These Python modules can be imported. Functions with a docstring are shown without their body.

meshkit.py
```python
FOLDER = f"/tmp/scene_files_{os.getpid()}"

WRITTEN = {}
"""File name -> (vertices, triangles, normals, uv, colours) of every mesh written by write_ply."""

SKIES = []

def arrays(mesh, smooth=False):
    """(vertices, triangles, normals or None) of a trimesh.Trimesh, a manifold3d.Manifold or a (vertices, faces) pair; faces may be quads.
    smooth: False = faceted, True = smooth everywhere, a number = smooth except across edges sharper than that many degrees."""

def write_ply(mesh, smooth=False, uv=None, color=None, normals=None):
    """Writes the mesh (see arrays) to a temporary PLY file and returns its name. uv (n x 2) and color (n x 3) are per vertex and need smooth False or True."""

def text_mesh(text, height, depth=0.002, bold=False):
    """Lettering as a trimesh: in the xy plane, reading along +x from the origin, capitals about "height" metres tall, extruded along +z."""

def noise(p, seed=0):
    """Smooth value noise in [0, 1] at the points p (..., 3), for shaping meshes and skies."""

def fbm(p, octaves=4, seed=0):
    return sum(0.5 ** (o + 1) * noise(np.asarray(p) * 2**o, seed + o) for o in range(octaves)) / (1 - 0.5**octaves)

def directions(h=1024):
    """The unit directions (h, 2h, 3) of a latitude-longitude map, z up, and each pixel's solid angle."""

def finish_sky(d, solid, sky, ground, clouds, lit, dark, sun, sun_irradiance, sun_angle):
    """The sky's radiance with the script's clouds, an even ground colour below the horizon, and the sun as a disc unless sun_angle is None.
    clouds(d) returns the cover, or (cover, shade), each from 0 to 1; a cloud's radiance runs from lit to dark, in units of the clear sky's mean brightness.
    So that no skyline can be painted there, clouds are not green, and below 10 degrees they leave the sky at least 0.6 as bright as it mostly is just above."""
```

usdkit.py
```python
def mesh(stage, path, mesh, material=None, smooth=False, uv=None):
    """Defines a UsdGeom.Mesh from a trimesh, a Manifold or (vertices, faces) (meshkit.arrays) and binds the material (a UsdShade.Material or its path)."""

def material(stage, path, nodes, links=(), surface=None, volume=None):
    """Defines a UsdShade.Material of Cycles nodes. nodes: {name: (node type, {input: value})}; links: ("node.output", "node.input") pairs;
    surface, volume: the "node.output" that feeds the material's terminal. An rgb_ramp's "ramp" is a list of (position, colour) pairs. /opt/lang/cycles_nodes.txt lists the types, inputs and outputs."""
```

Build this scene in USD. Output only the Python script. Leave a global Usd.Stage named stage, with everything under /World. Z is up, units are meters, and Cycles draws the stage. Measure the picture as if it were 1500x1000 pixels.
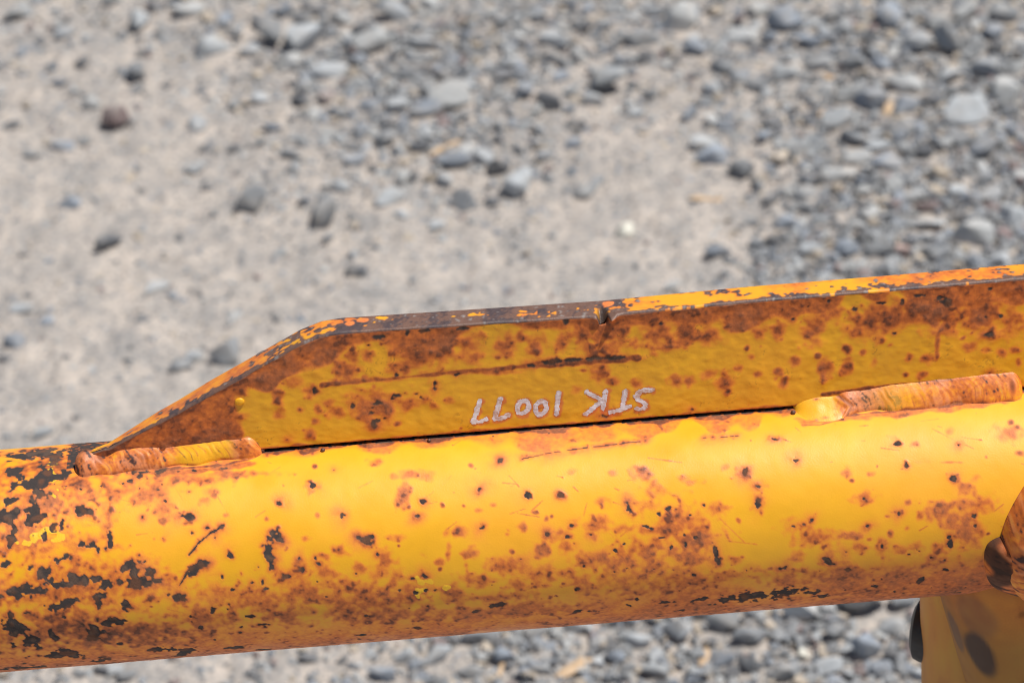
import math, numpy as np, trimesh, usdkit, meshkit
from pxr import Usd, UsdGeom, UsdLux, UsdShade, Gf, Sdf, Vt
from scipy import ndimage as ndi
from scipy.spatial import ConvexHull
from shapely.geometry import LineString
from shapely.ops import unary_union

stage = Usd.Stage.CreateInMemory()
UsdGeom.SetStageUpAxis(stage, UsdGeom.Tokens.z)
UsdGeom.SetStageMetersPerUnit(stage, 1.0)
UsdGeom.Xform.Define(stage, '/World')
UsdGeom.Scope.Define(stage, '/World/Looks')

# ------------------------------------------------------------------ camera, sky, sun
R = 0.0445                      # tube radius
PT = 0.0122                     # thickness of the flat bar
HT = 0.60                       # height of the tube's axis above the ground
FOC, APW = 74.0, 23.5
FPX = 1500 * FOC / APW          # focal length in photo pixels
ELEV, ROLL, DIST = math.radians(36.9), math.radians(4.65), 1.30
EXPOSURE = 0.24
fwd = np.array([0, math.cos(ELEV), -math.sin(ELEV)])
r0, u0 = np.array([1., 0, 0]), np.array([0, math.sin(ELEV), math.cos(ELEV)])
camR = math.cos(ROLL) * r0 - math.sin(ROLL) * u0
camU = math.cos(ROLL) * u0 + math.sin(ROLL) * r0


def ray(px, py):
    d = fwd + (px - 750) / FPX * camR - (py - 500) / FPX * camU
    return d / np.linalg.norm(d)


EYE = np.array([0, 0, HT]) - DIST * ray(750, 760)
m4 = np.eye(4)
m4[0, :3], m4[1, :3], m4[2, :3], m4[3, :3] = camR, camU, -fwd, EYE
cam = UsdGeom.Camera.Define(stage, '/World/camera')
cam.AddTransformOp().Set(Gf.Matrix4d(*m4.ravel().tolist()))
cam.CreateFocalLengthAttr(FOC)
cam.CreateHorizontalApertureAttr(APW)
cam.CreateVerticalApertureAttr(APW * 682 / 1024)
cam.CreateFStopAttr(9.8)
cam.CreateFocusDistanceAttr(DIST * 0.975)
cam.CreateClippingRangeAttr((0.05, 1000.0))
cam.CreateExposureAttr(EXPOSURE)

TILT = math.radians(8)         # the plate leans back
PU = np.array([0, math.sin(TILT), math.cos(TILT)])       # up along the plate
PN = np.array([0, -math.cos(TILT), math.sin(TILT)])      # out of its front
sun = 0.44 * np.array([1., 0, 0]) + PU + 0.21 * PN
sun /= np.linalg.norm(sun)
sky = usdkit.material(stage, '/World/Looks/sky_light', {
    't': ('sky_texture', {'sky_type': 'single_scattering', 'sun_disc': False, 'sun_elevation': math.asin(sun[2]),
                          'sun_rotation': math.atan2(sun[0], sun[1]), 'altitude': 300.0, 'aerosol_density': 1.5}),
    'b': ('background_shader', {'strength': 0.052})}, [('t.color', 'b.color')], surface='b.background')
dome = UsdLux.DomeLight.Define(stage, '/World/sky')
UsdShade.MaterialBindingAPI.Apply(dome.GetPrim()).Bind(sky)
dome.GetPrim().SetCustomDataByKey('kind', 'structure')
sl = UsdLux.DistantLight.Define(stage, '/World/sun')
sl.CreateIntensityAttr(1.1)
sl.CreateAngleAttr(0.53)
sl.CreateColorAttr(Gf.Vec3f(1.0, 0.972, 0.93))
sl.GetPrim().CreateAttribute('inputs:normalize', Sdf.ValueTypeNames.Bool).Set(True)
zx = np.cross([0, 1, 0], sun); zx /= np.linalg.norm(zx); zy = np.cross(sun, zx)
ms = np.eye(4); ms[0, :3], ms[1, :3], ms[2, :3] = zx, zy, sun
sl.AddTransformOp().Set(Gf.Matrix4d(*ms.ravel().tolist()))

# ------------------------------------------------------------------ helpers
used = {}


def numbered(path):
    n = used.get(path, 0)
    used[path] = n + 1
    return path if n == 0 else f'{path}_{n:03d}'


def tag(prim, **kw):
    for k, v in kw.items():
        if v:
            prim.SetCustomDataByKey(k, v)
    return prim


def obj(name, mesh, mat, parent='/World', smooth=False, attrs=None, **kw):
    path = numbered(f'{parent}/{name}')
    m = usdkit.mesh(stage, path, mesh, f'/World/Looks/{mat}', smooth=smooth)
    for k, v in (attrs or {}).items():
        UsdGeom.PrimvarsAPI(m).CreatePrimvar(k, Sdf.ValueTypeNames.Color3fArray, 'vertex').Set(Vt.Vec3fArray.FromNumpy(np.asarray(v, np.float32)))
    tag(m.GetPrim(), **kw)
    return path


def grid_faces(ny, nx, wrap=False):
    """Quads of a (ny, nx) vertex grid; wrap closes the ny direction."""
    i = np.arange(ny if wrap else ny - 1)[:, None]
    j = np.arange(nx - 1)[None, :]
    i2 = (i + 1) % ny
    return np.stack([i * nx + j, i * nx + j + 1, i2 * nx + j + 1, i2 * nx + j], -1).reshape(-1, 4)


def nz(shape, sigma, seed, aspect=(1, 1)):
    """Smooth noise of unit deviation on a raster."""
    rng = np.random.default_rng(seed)
    k = max(1, int(sigma // 5))
    small = (shape[0] // k + 2, shape[1] // k + 2)
    a = ndi.gaussian_filter(rng.standard_normal(small), (sigma / k * aspect[0], sigma / k * aspect[1]), mode='wrap')
    if k > 1:
        a = ndi.zoom(a, k, order=1)
    a = a[:shape[0], :shape[1]]
    return (a - a.mean()) / a.std()


def sstep(x, a, b):
    t = np.clip((x - a) / (b - a), 0, 1)
    return t * t * (3 - 2 * t)


def ramp(x, stops):
    p = [s[0] for s in stops]
    return np.stack([np.interp(x, p, [s[1][k] for s in stops]) for k in range(3)], -1)


def lerp(a, b, t):
    return a * (1 - t[..., None]) + np.asarray(b) * t[..., None]


def hit_ground(px, py, z=0.0):
    d = ray(px, py)
    return EYE + d * (z - EYE[2]) / d[2]


def hit_tube(px, py):
    """(x, angle of the normal above the horizontal towards the camera) where a pixel's ray meets the tube."""
    d, o = ray(px, py), EYE - [0, 0, HT]
    a, b, c = d[1] ** 2 + d[2] ** 2, o[1] * d[1] + o[2] * d[2], o[1] ** 2 + o[2] ** 2 - R * R
    q = b * b - a * c
    p = o + d * ((-b - math.sqrt(max(q, 0))) / a)
    return p[0], math.atan2(p[2], -p[1])


# ------------------------------------------------------------------ materials
L = '/World/Looks/'


def painted(name, bump=0.25, spec=0.5, rough_add=0.0):
    usdkit.material(stage, L + name, {
        'c': ('attribute', {'attribute': 'paint'}),
        'w': ('attribute', {'attribute': 'wear'}),
        's': ('separate_color', {}),
        'geo': ('texture_coordinate', {}),
        'n1': ('noise_texture', {'scale': 1400.0, 'detail': 3.0, 'roughness': 0.6}),
        'n2': ('noise_texture', {'scale': 190.0, 'detail': 4.0, 'roughness': 0.6}),
        'v1': ('map_range', {'from_min': 0.25, 'from_max': 0.75, 'to_min': 0.82, 'to_max': 1.14}),
        'v2': ('map_range', {'from_min': 0.3, 'from_max': 0.7, 'to_min': 0.95, 'to_max': 1.05}),
        'vv': ('math', {'math_type': 'multiply'}),
        'vf': ('mix_float', {'a': 1.0}),
        'hsv': ('hsv', {}),
        'ra': ('math', {'math_type': 'add', 'value2': rough_add}),
        'rn': ('math', {'math_type': 'multiply_add', 'value2': 0.10}),
        'bs': ('math', {'math_type': 'multiply_add', 'value2': bump, 'value3': 0.13}),
        'b': ('bump', {'distance': 0.0003}),
        'p': ('principled_bsdf', {'specular_ior_level': spec})},
        [('c.color', 'hsv.color'), ('w.color', 's.color'),
         ('geo.object', 'n1.vector'), ('geo.object', 'n2.vector'),
         ('n1.fac', 'v1.value'), ('n2.fac', 'v2.value'), ('v1.result', 'vv.value1'), ('v2.result', 'vv.value2'),
         ('s.g', 'vf.fac'), ('vv.value', 'vf.b'), ('vf.result', 'hsv.value'),
         ('hsv.color', 'p.base_color'), ('n2.fac', 'rn.value1'), ('s.r', 'rn.value3'), ('rn.value', 'p.roughness'),
         ('n1.fac', 'b.height'), ('s.g', 'bs.value1'), ('bs.value', 'b.strength'), ('b.normal', 'p.normal')], surface='p.BSDF')


painted('worn_yellow_paint')


def stone_mat(name, base, var=0.25, dust=(0.40, 0.37, 0.335), dusty=0.6, scale=160.0):
    b = np.array(base)
    usdkit.material(stage, L + name, {
        'o': ('object_info', {}), 't': ('texture_coordinate', {}),
        'n': ('noise_texture', {'scale': scale, 'detail': 5.0, 'roughness': 0.65}),
        'm': ('noise_texture', {'scale': 900.0, 'detail': 2.0}),
        'r': ('rgb_ramp', {'ramp': [(0.25, tuple(b * 0.72)), (0.5, tuple(b)), (0.75, tuple(b * 1.22))]}),
        'v': ('map_range', {'from_min': 0.0, 'from_max': 1.0, 'to_min': 1 - var, 'to_max': 1 + var}),
        'h': ('hsv', {}),
        'd': ('noise_texture', {'scale': 70.0, 'detail': 4.0}),
        'df': ('map_range', {'from_min': 0.45, 'from_max': 0.72, 'to_min': 0.0, 'to_max': dusty, 'clamp': True}),
        'mx': ('mix_color', {'b': dust}),
        'b': ('bump', {'distance': 0.0006, 'strength': 0.5}),
        'p': ('principled_bsdf', {'roughness': 0.75, 'specular_ior_level': 0.35})},
        [('t.object', 'n.vector'), ('t.object', 'm.vector'), ('t.object', 'd.vector'), ('n.fac', 'r.fac'), ('o.random', 'v.value'),
         ('v.result', 'h.value'), ('r.color', 'h.color'), ('h.color', 'mx.a'), ('d.fac', 'df.value'), ('df.result', 'mx.fac'),
         ('mx.result', 'p.base_color'), ('m.fac', 'b.height'), ('b.normal', 'p.normal')], surface='p.BSDF')


for nm, col in dict(grey=(0.255, 0.265, 0.275), light=(0.40, 0.405, 0.40), dark=(0.125, 0.13, 0.14), blue=(0.23, 0.255, 0.29), tan=(0.44, 0.37, 0.29),
                    maroon=(0.20, 0.15, 0.145), pink=(0.45, 0.32, 0.28), white=(0.62, 0.60, 0.52), pale=(0.34, 0.355, 0.365)).items():
    stone_mat(nm + '_stone', col)

usdkit.material(stage, L + 'sandy_dust', {
    't': ('texture_coordinate', {}),
    'a': ('noise_texture', {'scale': 230.0, 'detail': 6.0, 'roughness': 0.72}),
    'b': ('noise_texture', {'scale': 26.0, 'detail': 5.0, 'roughness': 0.6}),
    'g': ('noise_texture', {'scale': 7.0, 'detail': 3.0}),
    'r': ('rgb_ramp', {'ramp': [(0.30, (0.17, 0.165, 0.16)), (0.43, (0.34, 0.32, 0.30)), (0.54, (0.465, 0.415, 0.365)), (0.72, (0.55, 0.495, 0.44))]}),
    'r2': ('rgb_ramp', {'ramp': [(0.35, (0.72, 0.74, 0.77)), (0.6, (1.05, 1.02, 1.0))]}),
    'x': ('mix_color', {'blend_type': 'multiply', 'fac': 1.0, 'use_clamp': False}),
    'bu': ('bump', {'distance': 0.002, 'strength': 0.7}),
    'p': ('principled_bsdf', {'roughness': 0.95, 'specular_ior_level': 0.15})},
    [('t.object', 'a.vector'), ('t.object', 'b.vector'), ('a.fac', 'r.fac'), ('b.fac', 'r2.fac'), ('r.color', 'x.a'), ('r2.color', 'x.b'),
     ('x.result', 'p.base_color'), ('a.fac', 'bu.height'), ('bu.normal', 'p.normal')], surface='p.BSDF')
usdkit.material(stage, L + 'black_rubber', {'n': ('noise_texture', {'scale': 300.0}), 'r': ('rgb_ramp', {'ramp': [(0.3, (0.010, 0.011, 0.013)), (0.7, (0.022, 0.023, 0.026))]}),
    'p': ('principled_bsdf', {'roughness': 0.55})}, [('n.fac', 'r.fac'), ('r.color', 'p.base_color')], surface='p.BSDF')
usdkit.material(stage, L + 'dry_wood', {
    't': ('texture_coordinate', {}), 'mp': ('mapping', {'scale': (60.0, 700.0, 700.0)}), 'n': ('noise_texture', {'scale': 1.0, 'detail': 4.0}),
    'r': ('rgb_ramp', {'ramp': [(0.3, (0.36, 0.24, 0.14)), (0.6, (0.58, 0.42, 0.27))]}), 'p': ('principled_bsdf', {'roughness': 0.8})},
    [('t.object', 'mp.vector'), ('mp.vector', 'n.vector'), ('n.fac', 'r.fac'), ('r.color', 'p.base_color')], surface='p.BSDF')

# ------------------------------------------------------------------ ground
GC = hit_ground(750, 500)                                       # middle of the ground in view


def gpx(px, py):
    return hit_ground(px, py)[:2]


def ground_px(x, y):
    """Inverse of gpx for arrays: used to lay out the patches of bare sand and of gravel on the ground."""
    d = np.stack([x - EYE[0], y - EYE[1], np.full_like(x, -EYE[2])], -1)
    w = d @ fwd
    return 750 + FPX * (d @ camR) / w, 500 - FPX * (d @ camU) / w


SAND = [(100, 330, 330, 260, 1.0), (330, 480, 300, 150, 0.8), (1000, 340, 170, 110, 0.75), (230, 120, 140, 90, 0.5), (800, 390, 260, 90, 0.6), (60, 560, 300, 120, 0.4), (620, 300, 120, 60, .3), (930, 250, 140, 90, .5)]
SAND_W = [(*gpx(a, b), c / 2150, d / 2150 / 0.6, e) for a, b, c, d, e in SAND]
HEAP_W = [(*gpx(a, b), c / 2150, d / 2150 / 0.6, e) for a, b, c, d, e in [(1400, 200, 260, 260, 1.0), (1300, 380, 240, 110, 0.7), (700, 60, 380, 110, 0.45), (1050, 950, 400, 120, 0.8), (620, 190, 170, 90, 0.38), (470, 70, 120, 80, .5)]]


def cover(x, y):
    """How stony the ground is (0 sand .. 1 gravel)."""
    s = 0.38
    for cx, cy, rx, ry, e in HEAP_W:
        s = s + e * np.exp(-((x - cx) / rx) ** 2 - ((y - cy) / ry) ** 2)
    for cx, cy, rx, ry, e in SAND_W:
        s = s - 0.45 * e * np.exp(-((x - cx) / rx) ** 2 - ((y - cy) / ry) ** 2)
    p = np.stack([x, y, np.zeros_like(x)], -1)
    return np.clip(s + 0.35 * (meshkit.fbm(p * 14, 3, 5) - 0.5), 0.04, 1.0)


def ground_z(x, y):
    p = np.stack([x, y, np.zeros_like(x)], -1)
    far = np.hypot(x - GC[0], y - GC[1])
    z = 0.012 * (meshkit.fbm(p * 9, 3, 1) - 0.5) + 0.008 * (meshkit.fbm(p * 70, 3, 2) - 0.5)
    return z * np.exp(-np.maximum(far - 1.0, 0) / 2)


def axis_steps(c, half, step, far):
    a = np.arange(0, half, step)
    g = [half]
    while g[-1] < far:
        g.append(g[-1] + step * 1.25 ** len(g))
    a = np.concatenate([a, g])
    return c + np.concatenate([-a[:0:-1], a])


gx, gy = axis_steps(GC[0], 0.50, 0.0028, 60), axis_steps(GC[1], 0.56, 0.0032, 60)
X, Y = np.meshgrid(gx, gy)
Z = ground_z(X, Y)
obj('ground', (np.stack([X, Y, Z], -1).reshape(-1, 3), grid_faces(*X.shape)), 'sandy_dust', smooth=True, kind='structure',
    label='pale sandy dirt yard strewn with crushed stone')

# ------------------------------------------------------------------ wear painting on rasters
YELLOW = np.array([0.80, 0.390, 0.012])
STAIN = [(0.0, YELLOW), (0.20, (0.78, 0.270, 0.022)), (0.42, (0.60, 0.155, 0.024)), (0.66, (0.37, 0.092, 0.020)), (1.0, (0.155, 0.043, 0.017))]
CHIP = np.array([0.040, 0.030, 0.027])
PIT = 0.00035                                                   # raster pitch


class Wear:
    """Rust stains, chips and some painted shade of one surface, on a raster of u (along the tube) and v (across)."""

    def __init__(s, u0, u1, v0, v1, seed, rag=1.0):
        s.rag = rag
        s.u0, s.v0 = u0, v0
        s.nu, s.nv = int(round((u1 - u0) / PIT)) + 1, int(round((v1 - v0) / PIT)) + 1
        s.sh = (s.nv, s.nu)
        s.U, s.V = np.meshgrid(u0 + PIT * np.arange(s.nu), v0 + PIT * np.arange(s.nv))
        s.chip, s.stain, s.red, s.fresh = np.full(s.sh, -1.5), np.zeros(s.sh), np.zeros(s.sh), np.full(s.sh, -5.0)
        s.seed = seed
        s.n1, s.n2, s.n4, s.n10, s.n40 = (nz(s.sh, q, seed + q) for q in (1, 2, 4, 10, 40))

    def _win(s, u, v, r):
        i0, i1 = int((v - r - s.v0) / PIT), int((v + r - s.v0) / PIT) + 2
        j0, j1 = int((u - r - s.u0) / PIT), int((u + r - s.u0) / PIT) + 2
        return np.s_[max(i0, 0):max(i1, 0), max(j0, 0):max(j1, 0)]

    def spot(s, u, v, ru, rv, ang=0.0, kind='chip', k=1.0, soft=1.0):
        w = s._win(u, v, 2.6 * max(ru, rv))
        du, dv = s.U[w] - u, s.V[w] - v
        if du.size == 0:
            return
        c, n = math.cos(ang), math.sin(ang)
        d = np.hypot((du * c + dv * n) / ru, (-du * n + dv * c) / rv)
        if kind == 'stain':
            s.stain[w] = np.maximum(s.stain[w], k * 1.12 * sstep(1.75 - d + s.rag * (0.26 * s.n4[w] + 0.22 * s.n2[w] + 0.22 * s.n10[w]), 0.0, 1.75 * soft))
        else:
            f = getattr(s, kind)
            f[w] = np.maximum(f[w], 1.0 - d)

    def line(s, pts, wd, kind='chip', k=1.0):
        g = unary_union([LineString(pts)])
        (a, b, c, d) = g.bounds
        w = s._win((a + c) / 2, (b + d) / 2, max(c - a, d - b) / 2 + 4 * wd)
        P = np.stack([s.U[w], s.V[w]], -1)
        best = np.full(P.shape[:2], 9.0)
        for p, q in zip(pts[:-1], pts[1:]):
            p, q = np.array(p), np.array(q)
            t = np.clip(((P - p) @ (q - p)) / max((q - p) @ (q - p), 1e-12), 0, 1)
            best = np.minimum(best, np.linalg.norm(P - p - t[..., None] * (q - p), axis=-1))
        if kind == 'stain':
            s.stain[w] = np.maximum(s.stain[w], k * sstep(1.5 - best / wd + 0.3 * s.n4[w], 0, 1))
        elif kind == 'red':
            s.red[w] = np.maximum(s.red[w], k * sstep(1.35 - best / wd + 0.2 * s.n2[w], 0, .5))
        else:
            f = getattr(s, kind)
            f[w] = np.maximum(f[w], 1.0 - best / wd)

    def finish(s, halo=0.5, reach=0.0013):
        cf = s.chip - 0.10 + 0.24 * s.n4 + 0.26 * s.n2 + 0.12 * s.n1
        s.cm = sstep(cf, 0.02, 0.22)
        dist = ndi.distance_transform_edt(s.cm < 0.5) * PIT
        h = np.exp(-dist / (reach * (1.0 + 0.5 * np.clip(s.n10, -1.2, 1.5)))) * halo * 1.3 * (0.8 + 0.25 * s.n4)
        S = np.clip(np.maximum(s.stain * (0.90 + s.rag * (0.12 * s.n4 + 0.13 * s.n2)), h), 0, 1)
        S = np.clip(S + 0.03 * np.maximum(s.n40, 0) + S * 0.10 * s.n1, 0, 1)
        S = np.clip(S + 0.24 * sstep(s.n2 + 0.6 * s.n1 + 0.5 * s.n4 + 1.6 * (S - .62), 1.6, 2.8) * (S > .16), 0, 1)
        s.S = S
        col = ramp(S, STAIN) * (1 + .025 * s.n40 + .02 * s.n10 + .012 * s.n4)[..., None]
        mauve = np.clip(S * 1.6, 0, 1) * sstep(s.n10 + 0.5 * s.n40, 0.2, 1.6) * 0.20       # faded, pinkish rust bloom
        col = lerp(col, (0.50, 0.20, 0.09), mauve)
        col = lerp(col, (0.62, 0.10, 0.05), s.red * 0.75)
        fm = sstep(s.fresh - .15 + 0.45 * s.n4 + 0.35 * s.n2, 0.0, 0.2)
        col = lerp(col, (0.83, 0.47, 0.015), fm * .9)
        cc = lerp(np.broadcast_to(CHIP, col.shape), (0.105, 0.062, 0.042), sstep(s.n2 + s.n10, 0.4, 2.2) * 0.8)
        cc = lerp(cc, (0.16, 0.06, 0.025), sstep(s.n4, 0.9, 2.2) * 0.6)
        s.col = lerp(col, cc, s.cm)
        s.rough = np.clip(0.41 + 0.22 * S + 0.40 * s.cm + 0.030 * s.n10 + 0.035 * s.n40, 0.2, 0.9)
        s.var = np.clip(0.10 + 0.9 * S + s.cm, 0, 1)
        lip = np.exp(-((dist - 0.0006) / 0.0005) ** 2) * (s.cm < 0.5)
        s.h = (-0.00009 * s.cm + 0.000018 * lip * (1 + s.n2) + S * 0.000035 * s.n2 + S * 0.00003 * s.n4
               + 0.000010 * s.n4 + 0.00002 * s.n10 + 0.00003 * s.n40)
        s.wear = np.stack([s.rough, s.var, S], -1)

    def at(s, a, u, v):
        """Samples a raster at u, v; outside of it the raster is mirrored."""
        q = [(v - s.v0) / PIT, (u - s.u0) / PIT]
        if a.ndim == 3:
            return np.stack([ndi.map_coordinates(a[..., k], q, order=1, mode='mirror') for k in range(a.shape[2])], -1)
        return ndi.map_coordinates(a, q, order=1, mode='mirror')


# ------------------------------------------------------------------ the welded frame: tube
UsdGeom.Xform.Define(stage, '/World/tubular_steel_frame')
FR = '/World/tubular_steel_frame'
used[FR] = 1
tag(stage.GetPrimAtPath(FR), label='rusty yellow painted steel tube frame with a flat bar welded along its top', category='machine frame')

PHI0, PHI1 = math.radians(-78), math.radians(150)
W = Wear(-0.225, 0.225, R * PHI0, R * PHI1, 100, 0.8)
VIEWPHI = math.radians(40)
SC = FPX / DIST * 1.0                                           # photo pixels per metre at the tube


def tsp(px, py, rx, ry, ang=0, kind='chip', k=1.0, soft=1.0):
    x, ph = hit_tube(px, py)
    cs = max(math.cos(ph - VIEWPHI), 0.35)
    W.spot(x, R * ph, rx / SC, ry / SC / cs, math.radians(ang) - ROLL, kind, k, soft)


def tln(pts, wd, kind='chip', k=1.0):
    q = [hit_tube(*p) for p in pts]
    W.line([(a, R * b) for a, b in q], wd / SC, kind, k)


TCHIP = '''60 664 60 9 4;20 690 13 7;45 705 30 15;62 702 20 22;48 752 13 19;56 760 20 7 30;11 735 18 9;7 754 20 13;20 776 5 15;100 693 12 20 -60;120 747 11 7;
66 786 4 9;78 770 5 7;91 767 4 8;14 790 4 10;8 824 9 6;120 796 8 6;136 800 15 5;143 804 5 6;162 790 4 12;91 817 11 6 20;44 832 5 7;65 838 9 10;75 850 6 8;33 866 36 9 5;
122 848 36 8;152 854 12 9;81 856 16 6;98 882 32 7 22;144 880 7 18;150 872 12 5;187 828 7 16 -50;202 852 26 8;196 840 8 10;221 837 9 7;181 885 8 8;185 895 6 5;166 911 28 6 5;140 924 11 10;
22 918 28 14;42 938 14 9;55 945 8 6;20 943 6 6;81 933 11 5 -30;72 926 5 7;90 959 28 7;105 958 14 8;240 950 22 4 -10;272 954 20 4 25;262 958 12 4;259 874 12 6;246 870 6 4;276 756 8 4;
315 787 3 4;304 773 4 2;326 844 4 4;337 814 6 5;405 785 7 10 50;395 803 9 18;397 828 4 9;379 830 4 3;396 863 8 3 -20;422 844 8 3 -15;385 852 4 7;445 834 5 6;313 893 7 8;335 884 3 5;332 892 4 4;364 902 9 3;355 918 7 4;388 914 9 3;409 737 4 3;340 864 4 3;
150 967 20 3;345 948 22 2.5;385 951 12 3;40 977 40 3;
459 712 6 5 30;500 756 5 8;620 734 5 3.5;613 754 5 4;537 792 6 7 50;544 785 4 3;525 787 3 3;704 774 7 4 25;702 716 4 5 -40;772 725 5 5 30;732 674 5 3;448 805 4 2;438 816 3 3;461 817 4 3;468 825 4 3;
553 811 3 3;603 848 4 3.5;622 843 5 4;585 864 4 3.5;624 864 3.5 3;637 865 3.5 2.5;608 867 4 3;536 901 5 3;724 887 15 4 17;695 895 5 2.5;612 919 4 2.5;531 930 5 2;525 936 3 2;801 782 3 3;819 896 3 2;600 890 3 2;
460 947 25 2.5;605 934 8 2;
921 745 4.5 8;980 743 9 3 25;964 752 7 5;950 757 9 2.5;948 770 8 3 -20;1110 739 5 9;1048 808 6 17 10;1162 770 11 4.5 12;1116 712 7 3;1090 690 5 5;1002 782 4 6;983 800 5 4;1005 798 3 4;1017 787 3 4;1015 841 4 3;836 769 5 4;830 786 3 3;841 796 3 3;865 783 4 4;915 796 3 3;970 787 5 2;1012 754 3 2;1032 740 3 2;
1190 760 3.5 3;1166 674 6 4 30;1165 669 3 4;1134 643 4 1.5 -25;1142 833 4 3;1151 831 3.5 4;1100 875 55 8 6;1150 866 40 6 5;1180 868 30 5 4;1060 880 22 6 6;1205 873 16 4;1030 877 18 4 18;976 882 12 2.5 8;944 858 8 1.8 17;934 876 4 3;920 886 7 3;848 894 6 3;818 896 3 2;862 895 4 2;1000 893 6 2;1094 835 3 3;1162 863 14 3;1316 881 10 2;1380 878 14 2;
1312 649 5 4;1328 683 3 3.5;1264 669 2 3;1396 700 5 4.5;1265 730 2.5 2;1316 752 3 4;1270 770 3 3;1343 805 3 2;1394 798 5 9;1390 786 4 3;1214 822 7 8 40;1352 846 5 13 -25;1404 652 3 2.5;1428 700 4 3;1292 800 3 5;1346 807 3 2;1238 864 3 2;1243 833 4 2;1280 858 6 2;1310 865 5 2;1427 756 4 3;1428 770 4 4;1240 808 4 3'''
for line in TCHIP.replace('\n', '').split(';'):
    a = [float(t) for t in line.split()]
    q = 1.0 if a[0] < 330 else .92
    tsp(a[0], a[1], a[2] * q, a[3] * q, a[4] if len(a) > 4 else 0)
tln([(327, 769), (305, 783), (290, 797), (277, 812)], 2.2)
tln([(300, 822), (280, 838)], 6.0); tln([(276, 835), (263, 857)], 2.0)
tln([(765, 672), (800, 664), (860, 655)], 0.9); tln([(870, 654), (945, 645)], 0.6); tln([(1030, 641), (1085, 638)], 0.6)
tsp(617, 856, 8, 8, 60, 'fresh'); tsp(628, 852, 8, 4, 0, 'fresh'); tsp(612, 864, 5, 5, 0, 'fresh'); tsp(655, 859, 4, 3, 0, 'fresh')
for a in ((60, 782, 14, 6), (85, 788, 7, 4), (78, 700, 9, 20), (35, 795, 8, 5)):
    tsp(*a, 20, 'fresh')

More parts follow.
